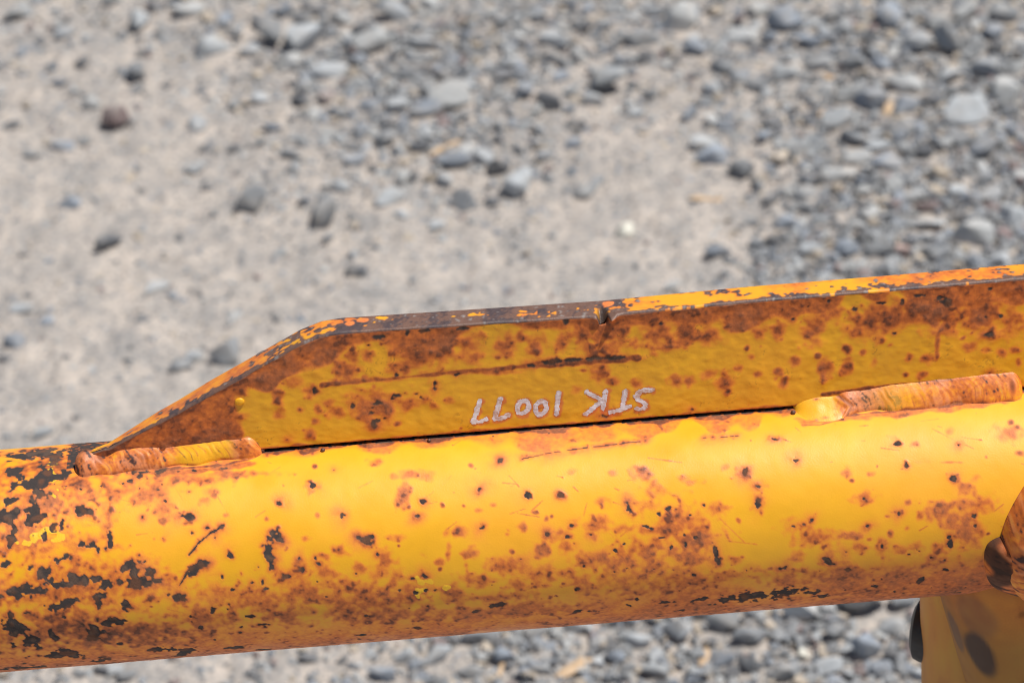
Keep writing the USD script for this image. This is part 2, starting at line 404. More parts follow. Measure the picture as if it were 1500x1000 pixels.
TST = '''60 690 120 26 .62;30 745 70 40 .50;100 700 40 30 .45;25 800 60 30 .35;60 870 120 26 .50;120 850 100 30 .42;70 925 130 36 .60;190 930 100 26 .60;200 850 50 26 .42;130 795 40 14 .4;
170 720 40 16 .42;225 715 30 14 .33;290 700 40 8 .5;330 695 60 5 .55;205 728 24 14 .35;160 760 12 18 .4;240 745 14 10 .3;276 757 13 8 .45;300 735 9 5 .3;205 735 14 8 .3;310 720 10 5 .25;
459 712 11 9 .5;590 730 9 14 .5;601 694 11 6 .42;627 696 9 6 .4;576 698 6 4 .3;550 676 10 4 .3;673 776 11 8 .5;494 806 10 7 .5;566 818 10 14 .55;470 813 12 6 .45;527 833 10 8 .5;560 835 20 14 .3;578 850 8 24 .45;600 885 9 24 .55;605 860 26 12 .5;
686 812 9 8 .55;684 828 3 8 .45;657 806 3 10 .4;654 780 5 6 .5;763 773 7 6 .5;743 782 4 3 .4;644 824 5 4 .45;620 812 5 4 .4;582 787 12 4 .3;448 788 6 4 .4;702 747 5 4 .4;723 740 4 3 .35;
460 870 60 30 .48;520 880 80 24 .55;440 900 60 20 .60;560 900 90 16 .60;430 850 30 14 .4;480 840 20 12 .4;380 880 60 24 .45;300 905 70 18 .55;330 870 40 18 .38;
666 870 20 14 .55;700 852 22 10 .5;750 830 24 12 .45;755 855 16 9 .5;795 845 16 14 .5;830 800 10 10 .5;790 805 12 10 .5;797 806 8 6 .6;812 788 8 5 .5;820 780 8 7 .45;735 875 60 8 .42;660 900 110 10 .45;800 890 100 14 .5;
942 691 13 10 .55;960 720 16 14 .42;952 740 20 10 .4;985 775 45 34 .55;1010 790 30 28 .62;930 808 34 22 .52;880 824 34 14 .5;872 772 15 12 .45;868 783 8 6 .55;836 770 9 7 .5;829 784 12 8 .4;915 773 14 8 .42;1045 745 14 10 .4;1058 742 8 5 .4;1005 700 9 4 .3;1013 705 14 5 .38;880 735 10 7 .42;898 692 5 4 .3;836 690 7 5 .28;838 660 8 5 .4;
844 845 24 12 .5;820 838 14 8 .35;900 850 40 14 .38;1000 850 60 14 .40;960 865 90 12 .5;1060 845 40 9 .35;1075 820 12 5 .38;1090 690 10 9 .42;1062 684 5 4 .4;1116 712 12 6 .4;1110 739 9 13 .4;1048 806 11 18 .4;1162 769 16 9 .45;1160 766 12 12 .3;
1150 850 60 12 .45;1230 845 70 14 .5;1330 848 80 18 .45;1250 870 120 9 .55;1400 850 60 20 .48;1100 895 100 8 .55;
1267 729 16 7 .5;1238 692 8 6 .36;1273 694 5 3 .35;1316 752 6 6 .5;1347 756 5 6 .5;1329 736 4 4 .5;1270 770 7 6 .5;1388 754 22 15 .5;1395 768 12 8 .5;1364 760 7 5 .4;1196 786 28 12 .48;1170 815 10 7 .35;1252 784 9 7 .45;1258 802 14 8 .42;1292 804 9 15 .5;1342 803 12 10 .55;1322 806 14 6 .4;1304 782 4 5 .4;1394 796 10 14 .5;1372 800 10 10 .45;1214 822 14 10 .5;1274 790 4 3 .4;
1472 635 16 10 .42;1404 652 7 6 .38;1412 714 9 8 .45;1428 700 7 5 .45;1427 722 4 8 .4;1398 700 8 6 .5;1418 740 14 9 .3;1420 775 20 26 .5;1436 740 16 14 .42;1342 650 6 5 .35;1392 632 5 5 .25;1494 664 6 4 .5;1350 676 14 5 .1;1395 677 12 1.6 .4;1312 649 8 7 .35'''
for line in TST.replace('\n', '').split(';'):
    a = [float(t) for t in line.split()]
    tsp(*a[:4], 0, 'stain', a[4] * (1.18 if a[0] < 260 else 1.0))
# orange bloom in a band below the bar, dark at its very edge
xx = W.U
pxe = lambda p: hit_tube(p, 690 - .076 * p + 8)[0]
def pxx(p):
    return (p - 750) / SC
depth = np.interp(xx, [pxe(0), pxe(130), pxe(380), pxe(600), pxe(750), pxe(850), pxe(1000), pxe(1110), pxe(1125), pxe(1160), pxe(1200), pxe(1500)],
                  [.002, .002, .0045, .0050, .0065, .0110, .0125, .0135, .0080, .0030, .0020, .0022])
v_edge = R * (math.pi / 2 + TILT - math.asin(PT / 2 / R))
d_edge = v_edge - W.V
on = (W.U > pxx(120))
band = sstep(depth * (1 + 0.35 * W.n10 + 0.25 * W.n40) - d_edge, -.0012, .0022) * (W.V < v_edge + .02) * on
W.stain = np.maximum(W.stain, band * (0.34 + 0.10 * W.n10 * 0.6))
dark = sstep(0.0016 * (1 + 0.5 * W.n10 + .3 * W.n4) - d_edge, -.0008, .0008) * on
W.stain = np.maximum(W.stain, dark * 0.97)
W.chip = np.maximum(W.chip, np.where(on & (d_edge < 0.0003), 0.45, -1.5))
# grime along the underside, deepened with painted-in shade, and a scatter of small specks, denser low down and to the left
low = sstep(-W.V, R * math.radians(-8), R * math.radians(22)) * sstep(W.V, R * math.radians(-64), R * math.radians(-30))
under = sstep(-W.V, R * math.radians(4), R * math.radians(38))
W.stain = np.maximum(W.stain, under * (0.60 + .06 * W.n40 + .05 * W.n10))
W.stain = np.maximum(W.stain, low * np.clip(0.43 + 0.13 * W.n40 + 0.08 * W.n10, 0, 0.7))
rng = np.random.default_rng(3)
for i in range(1450):
    u, v = rng.uniform(-.225, .225), R * math.radians(rng.uniform(-70, 95))
    dens = 0.30 + 0.7 * (v < R * 0.25) + 0.5 * (u < pxx(260)) - .25 * (u > pxx(1100))
    dens *= 0.35 + 0.9 * W.at(sstep(W.n40, -.5, 1.3), np.array([u]), np.array([v]))[0]
    if rng.random() < dens:
        r = abs(rng.normal(0, 0.00042)) + 0.00022
        W.spot(u, v, r * rng.uniform(.8, 1.6), r, rng.uniform(0, 3), *(('chip', 1) if rng.random() < (.5 if u < pxx(330) else .22) else ('stain', rng.uniform(.3, .75))))
for i in range(150):                                            # hairline scratches
    u, v, a, l = rng.uniform(-.22, .22), R * math.radians(rng.uniform(-30, 95)), rng.normal(0, .5), abs(rng.normal(.004, .006))
    W.line([(u, v), (u + l * math.cos(a), v + l * math.sin(a))], .00022, 'stain', rng.uniform(.12, .40))
tln([(128, 684), (180, 692), (240, 692), (300, 689), (372, 678)], 5.5, 'stain', .62)
for a in ((215, 691, 14, 2), (232, 690, 8, 2.5), (262, 690, 4, 1.5), (285, 689, 5, 1.6), (150, 688, 12, 2), (185, 692, 10, 2), (330, 686, 4, 1.2), (205, 697, 5, 3), (190, 703, 5, 3)):
    tsp(*a, 3)
tln([(1168, 612), (1180, 620), (1230, 613), (1300, 606), (1400, 597), (1490, 582)], 6.0, 'stain', .46)
tln([(1235, 609), (1300, 603), (1400, 593), (1490, 577)], 2.5, 'stain', .85)
tln([(140, 689), (250, 687), (330, 681), (378, 668)], 2.5, 'stain', .92)
tln([(1176, 622), (1200, 622), (1235, 614)], 2.2, 'stain', .85)
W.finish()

phis = np.concatenate([PHI0 + np.arange(W.nv) * PIT / R, np.linspace(PHI1, PHI0 + 2 * math.pi, 30)[1:-1]])
xs = np.concatenate([np.arange(-0.80, -0.2255, 0.004), W.U[0], np.arange(0.229, 0.62, 0.004)])
XX, PP = np.meshgrid(xs, phis)
VV = np.where(PP > PHI1, PHI1 * R - (PP * R - PHI1 * R), PP * R)
hh = W.at(W.h, XX, VV)
RR = R + hh
pts = np.stack([XX, -RR * np.cos(PP), HT + RR * np.sin(PP)], -1).reshape(-1, 3)
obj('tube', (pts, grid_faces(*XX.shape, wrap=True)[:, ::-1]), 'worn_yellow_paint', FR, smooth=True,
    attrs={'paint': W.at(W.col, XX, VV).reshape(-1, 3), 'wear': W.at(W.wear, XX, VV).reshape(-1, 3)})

# ------------------------------------------------------------------ the flat bar
GAP = 0.0011
BASE = np.array([0, 0, HT]) + PU * (R + GAP)


def face(px, py):
    """(x, height above the bar's lower edge) where a pixel's ray meets the bar's front face."""
    d, p0 = ray(px, py), BASE + PN * PT / 2
    p = EYE + d * ((p0 - EYE) @ PN) / (d @ PN)
    return p[0], (p - p0) @ PU


top_pts = [face(*p) for p in ((126, 664), (160, 655), (260, 604), (360, 548), (440, 503), (470, 491), (500, 486), (700, 473), (880, 461), (1100, 440), (1300, 424), (1500, 407))]
TX, TH = np.array(top_pts).T
TH = np.maximum(TH, 0.0012)
slope = (TH[-1] - TH[6]) / (TX[-1] - TX[6])
TX, TH = np.append(TX, 0.34), np.append(TH, TH[-1] + slope * (0.34 - TX[-1]))


TPX = [126, 160, 260, 360, 440, 470, 500, 700, 880, 1100, 1300, 1500]


def pxf(p):
    return np.interp(p, TPX, TX[:12])


def bar_h(x):
    return np.interp(x, TX, TH)


F = Wear(TX[0] - 0.004, 0.222, -0.002, 0.056, 300, 0.6)


def fsp(px, py, rx, ry, ang=0, kind='chip', k=1.0, soft=1.0):
    x, v = face(px, py)
    F.spot(x, v, rx / SC, ry / SC / 0.848, math.radians(ang) - ROLL, kind, k, soft)


FST = '''516 525 9 10 .8;538 521 8 8 .75;613 515 30 34 .66;592 541 18 14 .8;692 506 20 18 .62;508 539 16 13 .66;589 496 17 20 .68;640 500 26 26 .6;740 504 16 14 .7;762 493 9 7 .7;786 506 13 11 .66;455 571 9 8 .9;466 598 5 6 .7;408 579 8 9 .7;407 606 7 6 .6;
551 590 34 16 .66;598 592 26 10 .55;540 600 24 14 .6;634 595 6 5 .5;454 636 7 8 .6;494 604 12 8 .6;462 617 6 4 .55;583 620 5 3 .5;657 587 6 5 .5;480 590 10 6 .4;440 600 5 4 .5;430 560 16 8 .3;
896 486 24 24 .72;853 489 12 30 .72;828 500 13 14 .68;788 505 14 12 .66;963 484 24 24 .74;1004 486 24 18 .74;1036 492 18 14 .66;934 500 12 9 .62;1071 478 9 7 .85;1112 486 11 11 .72;1139 484 9 10 .75;990 559 8 7 .66;1009 558 7 6 .55;1040 547 11 6 .62;1061 559 11 13 .62;1066 573 5 5 .8;896 558 12 5 .6;934 562 8 5 .6;1109 548 5 3 .6;1140 546 6 4 .6;1082 539 6 5 .55;1101 523 5 4 .55;845 570 8 5 .3;
1279 470 34 20 .76;1209 452 22 14 .7;1190 480 16 15 .68;1302 462 34 22 .76;1352 455 34 22 .7;1436 458 34 20 .74;1390 470 20 12 .66;1139 483 10 10 .75;1112 486 9 9 .75;1444 464 6 5 .95;1240 512 6 6 .8;1240 536 7 10 .75;1208 540 9 11 .66;1163 529 6 5 .6;1139 545 6 5 .7;1148 560 6 6 .6;1332 525 6 7 .72;1358 525 8 6 .7;1349 548 7 5 .6;1373 505 3 16 .6;1467 515 7 6 .6;1422 508 9 6 .55;1492 531 4 5 .7;1199 521 3 3 .9;1327 548 4 3 .7;1481 470 16 20 .6;1445 512 6 4 .5;1485 512 7 4 .5;1280 530 4 7 .4;1264 515 4 3 .6;
880 546 11 13 .62;877 555 6 5 .6;690 545 60 3 .5;560 556 60 3 .6'''
for line in FST.replace('\n', '').split(';'):
    a = [float(t) for t in line.split()]
    fsp(*a[:4], 0, 'stain', a[4])
FCH = '''552 589 8 4 10;545 604 5 9;552 614 9 8;563 613 4 3;582 579 9 4 10;574 584 4 3;517 594 7 5 30;548 621 4 4;617 582 4 4 -30;611 577 3 2;637 564 3 6;669 549 5 3 20;555 493 8 3;597 490 4 9;582 549 4 3;460 572 5 5;
885 610 10 3 -5;878 609 3 2;800 531 20 3 4;780 535 8 3;818 529 6 5;850 526 30 2.5 4;905 524 18 2.5 4;
1251 451 5 4;1296 444 14 2;1384 442 7 5;1346 433 12 3;1376 436 5 3;1450 423 6 3;1322 442 3 4;1214 440 4 3;1184 450 3 4;1162 467 3 2;1310 488 4 2;1444 464 3 2;1066 574 2.5 1.5;1332 526 2 2;1071 479 4 2;620 484 10 3 5;680 480 12 3 5;845 463 10 4;830 470 5 5;866 461 12 3'''
for line in FCH.replace('\n', '').split(';'):
    a = [float(t) for t in line.split()]
    fsp(*a[:4], a[4] if len(a) > 4 else 0)
def fln(pts, wd, kind, k=1.0):
    F.line([face(*p) for p in pts], wd / SC, kind, k)
fln([(140, 655), (220, 656), (300, 650), (350, 646)], 2.6, 'stain', .9)  # brown contact shade painted on the bar above the left bead
fln([(1205, 577), (1240, 573), (1300, 566), (1400, 558), (1480, 551)], 3.0, 'stain', .8)  # the same painted contact shade above the right bead
fln([(473, 563), (560, 556), (650, 547), (720, 541), (800, 533), (934, 524)], 3.2, 'stain', .72)
fln([(788, 534), (934, 524)], 5.0, 'stain', .9)
fln([(847, 470), (860, 500), (877, 526)], 3.5, 'stain', .8)
hb = bar_h(F.U)
dtop = hb - F.V
bd = np.interp(F.U, [pxf(380), pxf(500), pxf(640), pxf(760), pxf(900), pxf(1050), pxf(1200), pxf(1350), pxf(1500)], [.0075, .0068, .0072, .0052, .0085, .0078, .0078, .0105, .0130])
bnd = sstep(bd * (1 + 0.42 * F.n10 + 0.38 * F.n40) - dtop, -.0015, .003)
F.stain = np.maximum(F.stain, bnd * (0.64 + 0.10 * F.n10))
bnd2 = sstep(0.0022 * (1 + .5 * F.n10) - dtop, -.0008, .0012)
F.stain = np.maximum(F.stain, bnd2 * 0.84)
F.chip = np.maximum(F.chip, 0.35 - dtop / 0.0009)
taper = sstep(pxf(356) + 0.0016 * F.n10 + 0.0012 * F.n4 - F.U + 0.10 * (F.V - .012), -.001, .004)
F.stain = np.maximum(F.stain, taper * (0.70 + 0.10 * F.n10 + .06 * F.n40))
F.stain = np.maximum(F.stain, taper * 0.97 * sstep(0.0042 * (1 + .5 * F.n10) - dtop, -.002, .002))
F.stain = np.maximum(F.stain, 0.55 * sstep(0.0008 * (1 + .4 * F.n4) - F.V, -.0005, .0005))
for i in range(330):
    u, v = rng.uniform(F.u0, .22), rng.uniform(0, .052)
    dens = (.25 + .6 * F.at(sstep(F.n40, -.4, 1.2), np.array([u]), np.array([v]))[0]) * (1.0 if v > .02 else .5)
    if rng.random() < dens:
        r = abs(rng.normal(0, 0.0005)) + 0.00025
        F.spot(u, v, r * rng.uniform(.8, 1.7), r, rng.uniform(0, 3), *(('chip', 1) if rng.random() < .12 else ('stain', rng.uniform(.3, .75))))

# letters written in paint marker, upside down; strokes as polylines on the bar's face
def lp(x, y):
    return face(660 + x / 4.6875, 540 + y / 4.6875)
def oval(cx, cy, rx, ry, tilt):
    t = np.linspace(0.2, 2 * math.pi + 0.35, 22)
    return [(cx + rx * math.cos(a) + tilt * ry * math.sin(a), cy - ry * math.sin(a)) for a in t]
LETTERS = [
    ('S', [[(1382, 146), (1340, 142), (1298, 158), (1272, 188), (1290, 212), (1325, 228), (1342, 248), (1328, 268), (1300, 278), (1280, 272)]]),
    ('T', [[(1198, 155), (1180, 268)], [(1098, 298), (1165, 278), (1228, 258)]]),
    ('K', [[(1064, 155), (1046, 272)], [(935, 158), (985, 188), (1045, 218)], [(1040, 225), (985, 262), (932, 308)]]),
    ('1', [[(742, 165), (728, 308)]]),
    ('0', [oval(620, 268, 36, 46, 0.12)]),
    ('0', [oval(498, 264, 40, 44, 0.20)]),
    ('7', [[(342, 205), (322, 275), (302, 345)], [(300, 345), (345, 340), (395, 318)]]),
    ('7', [[(200, 222), (180, 290), (158, 360)], [(155, 362), (200, 362), (245, 345)]]),
]
for ch, strokes in LETTERS:
    for st in strokes:
        q = [lp(x + 10 - (y > 230) * 6, y + 6) for x, y in st]
        F.line(q, 5.4 / SC, 'red', 0.9)
F.finish(halo=0.55, reach=0.0012)
crk = nz(F.sh, 1.6, 777, (0.8, 1.35))
F.h += 0.000016 * crk + 0.000018 * F.n2 + 0.00005 * F.n4 + 0.00004 * F.n10
cf = nz(F.sh, 3.0, 778, (0.8, 1.7)) + 0.45 * F.n2
crack = np.exp(-(cf / 0.07) ** 2) * sstep(nz(F.sh, 9, 779) + .4 * F.n4, 0.5, 1.3) * (1 - F.cm)     # short cracks in the paint
F.h -= 0.00010 * crack
F.col = lerp(F.col, (0.10, 0.045, 0.012), 0.65 * crack)

# the worn upper edge: bare steel with remnants of paint
T = Wear(TX[0] - 0.004, 0.222, -0.001, PT + 0.001, 500)
cxs = (T.V - 0) / PT                                           # 0 front .. 1 back
bare = np.interp(T.U, [pxf(140), pxf(300), pxf(420), pxf(455), pxf(490), pxf(560), pxf(860), pxf(905), pxf(940), pxf(1050), pxf(1500)],
                 [-.9, -1.0, -.8, -.2, .9, 1.45, 1.5, .9, -.6, -.9, -.75])
edge_b = 1.35 * np.exp(-(cxs / 0.15) ** 2) + 1.1 * np.exp(-((1 - cxs) / 0.08) ** 2)
fld = bare + edge_b + sstep(pxf(470) - T.U, 0, .02) * 1.1 * np.exp(-((cxs - .1) / .30) ** 2) + 0.34 * nz(T.sh, 3.2, 510, (.55, 2.6)) + 0.26 * nz(T.sh, 9, 511, (.5, 2.2)) + 0.20 * T.n2
lump = sstep(T.U, pxf(1100), pxf(1180)) * 0.9 * np.exp(-((cxs - .12) / .22) ** 2)
fld += lump
T.chip = np.maximum(T.chip, fld)
T.stain = np.clip(0.26 + 0.15 * T.n10 + .1 * T.n40, 0.05, .6)
T.chip = np.clip(T.chip, -1.5, 2.0)
for px, rr in ((512, 9), (530, 10), (668, 4), (765, 10), (893, 7), (903, 8)):
    T.spot(pxf(px), PT * (.55 + .2 * math.sin(px)), rr / SC, 0.0017, 0.08, 'fresh')
T.finish(halo=0.4, reach=0.0008)
steel = lerp(np.broadcast_to(np.array([0.16, 0.085, 0.060]), T.col.shape), (0.075, 0.05, 0.05), sstep(T.n4 + T.n10 + .8 * T.n1, -.4, 2.0))
steel = lerp(steel, (0.26, 0.22, 0.20), sstep(T.n2 + T.n1, 2.0, 3.2) * .8)
T.col = lerp(T.col, steel, T.cm)
T.col = lerp(T.col, (.045, .028, .022), np.exp(-(((T.U - pxf(884)) / .0022) ** 4)) * sstep(.62 - cxs, 0, .2))
fm = sstep(T.fresh + .4 * T.n4 + .2 * T.n2, 0.1, .35)
T.col = lerp(T.col, (0.72, 0.20, 0.05), fm)
T.rough = np.clip(np.where(T.cm > .5, 0.48, 0.42), 0, 1)
T.wear = np.stack([T.rough, np.clip(.2 + T.cm, 0, 1), T.cm], -1)
T.h = T.h * 0.8 + T.cm * 0.00006 * (T.n4 + T.n2)

RD = 0.0011                                                     # rounding of the edges
xs = np.concatenate([[F.u0 + .004], np.arange(F.u0 + .0044, 0.2215, 0.0004), np.arange(.2245, .34, .003)])
H = bar_h(xs)
lip = np.interp(xs, [pxf(p) for p in (470, 600, 700, 850, 866, 872, 876, 879, 890, 894, 899, 905, 914, 930, 1000, 1100, 1180, 1240, 1300, 1500)],
                [0, .00010, .00022, .00030, .00045, .0011, .0012, -.0030, -.0024, .0034, .0026, .0008, .00015, .00012, .00012, .00010, .00028, .0001, .0001, .0001])
lip = lip + 0.00006 * np.interp(xs, np.linspace(xs[0], xs[-1], 160), np.random.default_rng(8).standard_normal(160))
dropx = np.interp(xs, [pxf(p) for p in (870, 874.5, 878, 884, 891, 903)], [0, .0002, .0052, .0046, .0008, 0])
rows = []                                                       # (position along n, height above base, kind, raster v)
for v in np.linspace(0.0006, 1, 118):
    rows.append(('f', v))
for a in np.linspace(0, math.pi / 2, 7)[1:-1]:
    rows.append(('e', a))
for c in np.linspace(RD, PT - RD, 34):
    rows.append(('t', c))
for a in np.linspace(0, math.pi / 2, 5)[1:-1]:
    rows.append(('k', a))
for v in np.linspace(1, 0.0006, 12):
    rows.append(('b', v))
for c in (PT - .0004, PT * .5, .0004):
    rows.append(('u', c))
P, C, We = [], [], []
tap = np.interp(xs, [pxf(126), pxf(150), pxf(230), pxf(310)], [.10, .30, .80, 1.0])
one = np.ones_like(xs)
for kind, q in rows:
    if kind == 'f':
        v = q * (H - RD); n = one * PT / 2
        d = F.at(F.h, xs, v)
        near = np.exp(-((H - RD - v) / 0.0019) ** 2)
        n = n + d + lip * near
        hgt = v - dropx * near
        C.append(F.at(F.col, xs, v)); We.append(F.at(F.wear, xs, v))
    elif kind == 'e':
        n = PT / 2 - RD + RD * math.cos(q) + lip * (1 - q / 2.2)
        hgt = H - RD + RD * math.sin(q) - dropx
        t = one * (RD * (1 - math.cos(q)) * .6)
        C.append(T.at(T.col, xs, t)); We.append(T.at(T.wear, xs, t))
    elif kind == 't':
        n = PT / 2 - q * tap + lip * math.exp(-(q / .002)) * .3
        hgt = H + T.at(T.h, xs, one * q) - dropx * math.exp(-(q / .004) ** 2)
        C.append(T.at(T.col, xs, one * q)); We.append(T.at(T.wear, xs, one * q))
    elif kind == 'k':
        n = PT / 2 - tap * (PT - RD + RD * math.sin(q)); hgt = H - RD + RD * math.cos(q)
        C.append(T.at(T.col, xs, one * (PT - .0006))); We.append(T.at(T.wear, xs, one * (PT - .0006)))
    elif kind == 'b':
        v = q * (H - RD); n = PT / 2 - PT * tap; hgt = v
        C.append(F.at(F.col, xs, v)); We.append(F.at(F.wear, xs, v))
    else:
        n = PT / 2 - q * tap; hgt = 0 * one
        C.append(np.broadcast_to(CHIP, (len(xs), 3))); We.append(np.broadcast_to([.8, 1, 1], (len(xs), 3)))
    P.append(BASE + np.outer(one * n, PN) + np.outer(one * hgt, PU) + np.outer(xs, [1, 0, 0]))
nr, nx_ = len(rows), len(xs)
v_ = np.concatenate(P); f_ = grid_faces(nr, nx_, wrap=True)
cap = []
for j, fl in ((0, 1), (nx_ - 1, 0)):
    loop = np.arange(nr) * nx_ + j
    for k in range(1, nr - 1):
        q = [loop[0], loop[k], loop[k + 1], loop[k + 1]]
        cap.append(q if fl else [q[0], q[2], q[1], q[1]])
bar = obj('flat_bar', (v_, f_), 'worn_yellow_paint', FR, smooth=True, attrs={'paint': np.concatenate(C), 'wear': np.concatenate(We)})

for li, (ch, strokes) in enumerate(LETTERS):
    segs = [LineString([lp(*p) for p in st]) for st in strokes]
    a, b, c, d = unary_union(segs).buffer(.002).bounds
    st = .0002
    gu, gv = np.meshgrid(np.arange(a, c, st), np.arange(b, d, st))
    Pq = np.stack([gu, gv], -1)
    best, along = np.full(gu.shape, 9.0), np.zeros(gu.shape)
    for sg in segs:
        q = np.array(sg.coords); base = 0.0
        for p0, p1 in zip(q[:-1], q[1:]):
            ln = np.linalg.norm(p1 - p0); e = (p1 - p0) / ln
            rel = Pq - p0
            t = np.clip(rel @ e, 0, ln)
            dd = np.linalg.norm(rel - t[..., None] * e, axis=-1)
            side = rel @ np.array([-e[1], e[0]])
            k = dd < best
            best = np.where(k, dd, best); along = np.where(k, side / st * 1.0, along)
            base += ln
    n1, n2, n3 = nz(gu.shape, 1.3, 900 + li), nz(gu.shape, 3, 930 + li), nz(gu.shape, 8, 960 + li)
    streak = np.interp(along, np.arange(-40, 41) * .5, ndi.gaussian_filter1d(np.random.default_rng(li).standard_normal(81), 1.0) * 1.6)
    wdt = 4.1 / SC * (1 + .05 * n3 + .05 * n2)
    cover_ = (1.0 - best / wdt) + .10 * n1
    inside = cover_ > 0.0
    thin = sstep(.55 * streak + .35 * n2 + .2 * n1 + .35 * n3, .15, 1.3) * .75 + .35 * sstep(.22 - cover_, 0, .22)
    colr = lerp(np.broadcast_to(np.array([.70, .65, .69]), (*gu.shape, 3)), (.52, .30, .22), np.clip(thin, 0, 1))
    hgt = PT / 2 + F.at(F.h, gu, gv) + .00005 + .00002 * n1
    pos = BASE + hgt[..., None] * PN + gv[..., None] * PU + gu[..., None] * np.array([1., 0, 0])
    fq = grid_faces(*gu.shape)
    ins = inside.ravel()
    fq = fq[ins[fq].all(1)]
    uq, inv = np.unique(fq, return_inverse=True)
    obj('painted_letter' if ch.isalpha() else 'painted_digit', (pos.reshape(-1, 3)[uq], inv.reshape(-1, 4)), 'worn_yellow_paint', bar, smooth=True,
        attrs={'paint': colr.reshape(-1, 3)[uq], 'wear': np.tile([.55, .35, 0], (len(uq), 1))}, label=f'white marker "{ch}" written upside down')


# ------------------------------------------------------------------ weld beads
def wander(t, knots, seed):
    a = ndi.gaussian_filter1d(np.random.default_rng(seed).standard_normal(knots * 4), 3.0)
    return np.interp(t, np.linspace(0, 1, knots * 4), a / a.std())


def bead_colors(sh, seed, dark=0.5, ys=0.0, groove=None, ph=None, w=None):
    """Orange rust over paint with dark streaks that follow the ripples (ph counts them, w runs across the bead)."""
    a, c = nz(sh, 1.2, seed), nz(sh, 10, seed + 2)
    q = np.stack([ph * 2.1, w * 1.7, np.full(sh, seed * 1.7)], -1)
    b = (meshkit.fbm(q, 3, seed) - .5) * 9.0
    S = np.clip(0.42 - ys + 0.07 * a + 0.10 * b + 0.11 * c, 0, 1)
    S = np.maximum(S, dark * sstep(b + .35 * a + .45 * c, 0.8, 1.6))
    blk = sstep(b + .4 * a + .5 * c, 1.25, 2.1) * dark
    if groove is not None:
        S = np.maximum(S, groove)
    col = lerp(ramp(np.clip(S, 0, 1), STAIN), (.68, .26, .12), .45 * sstep(c - b, .2, 1.6))
    col = lerp(col, (.055, .026, .022), blk)
    wear = np.stack([0.31 + .28 * S, .15 + .85 * np.clip(S, 0, 1), S], -1)
    return col, wear


def fillet(x0, x1, leg_v, leg_s, name, seed, label, lump=None, flat=0.0, e0=.07, e1=.07, bulge=0.00060, start_dark=0, yellow_from=None, pitch=0.0030):
    n, mrows = int((x1 - x0) / 0.0003), 44
    t = np.linspace(0, 1, n); w = np.linspace(0, 1, mrows)
    Tt, Ww = np.meshgrid(t, w)
    x = x0 + (x1 - x0) * Tt
    prof = np.clip(np.minimum(Tt / e0, (1 - Tt) / e1), 0, 1)
    prof = np.sqrt(1 - (1 - prof) ** 2) * (1 + 0.045 * wander(Tt, 12, seed))
    frill = 1 + .10 * wander(Tt, 22, seed + 1)
    lv, ls = leg_v(Tt) * prof, leg_s(Tt) * prof * frill
    n0 = PT / 2 - .0006
    A = np.stack([x, *(0 * x,) * 2], -1) + BASE + PN * n0 + (lv[..., None] - .0008) * PU
    phi = v_edge / R - (ls + .0003) / R
    rr = R - .0004
    B = np.stack([x, -rr * np.cos(phi), HT + rr * np.sin(phi)], -1)
    out = PN * .8 + PU * .6
    ph = (x / pitch + 2.0 * (Ww - .6) ** 2 - 1.3 * Ww + 0.16 * nz(Tt.shape, 6, seed))
    saw = (ph - np.floor(ph))
    rip = (np.exp(-((saw - .5) / .28) ** 2) - .5)
    hump = np.sin(math.pi * np.clip(Ww, 0, 1)) ** 1.6 - .5 * np.exp(-((Ww - .93) / .07) ** 2) - .5 * np.exp(-((Ww - .06) / .06) ** 2)
    d = hump * (bulge * prof + 00.00017 * rip * sstep(Tt, flat, flat + .03) * np.sin(math.pi * Ww) * prof * (.55 + .45 * nz(Tt.shape, 9, seed + 12)) + .00007 * nz(Tt.shape, 5, seed + 8))
    S0 = 0.62 * np.clip(1 - np.minimum(saw, 1 - saw) / .16, 0, 1) * sstep(nz(Tt.shape, 6, seed + 3), .0, 1.0) * sstep(Tt, flat, flat + .03)
    rag_ = .05 * nz(Tt.shape, 7, seed + 15)
    edge = 0.80 * (sstep(Ww + rag_, .80, .95) + sstep(1 - Ww + rag_, .84, .97)) * sstep(Tt, flat, flat + .04)
    if lump is not None:
        d2, dk = lump(Tt, Ww)
        d = d + d2
        S0 = np.maximum(S0, dk)
    col, wear = bead_colors(Tt.shape, seed, .92, 0, np.maximum(S0, edge), ph, Ww)
    if yellow_from is not None:
        yy = yellow_from(Tt, Ww)
        col = lerp(col, YELLOW, yy * (1 - np.clip(np.maximum(S0, edge) * 1.3, 0, 1)))
    pts = A * (1 - Ww[..., None]) + B * Ww[..., None] + d[..., None] * out
    obj(name, (pts.reshape(-1, 3), grid_faces(mrows, n)[:, ::-1]), 'worn_yellow_paint', FR, smooth=True, attrs={'paint': col.reshape(-1, 3), 'wear': wear.reshape(-1, 3)}, label=label)


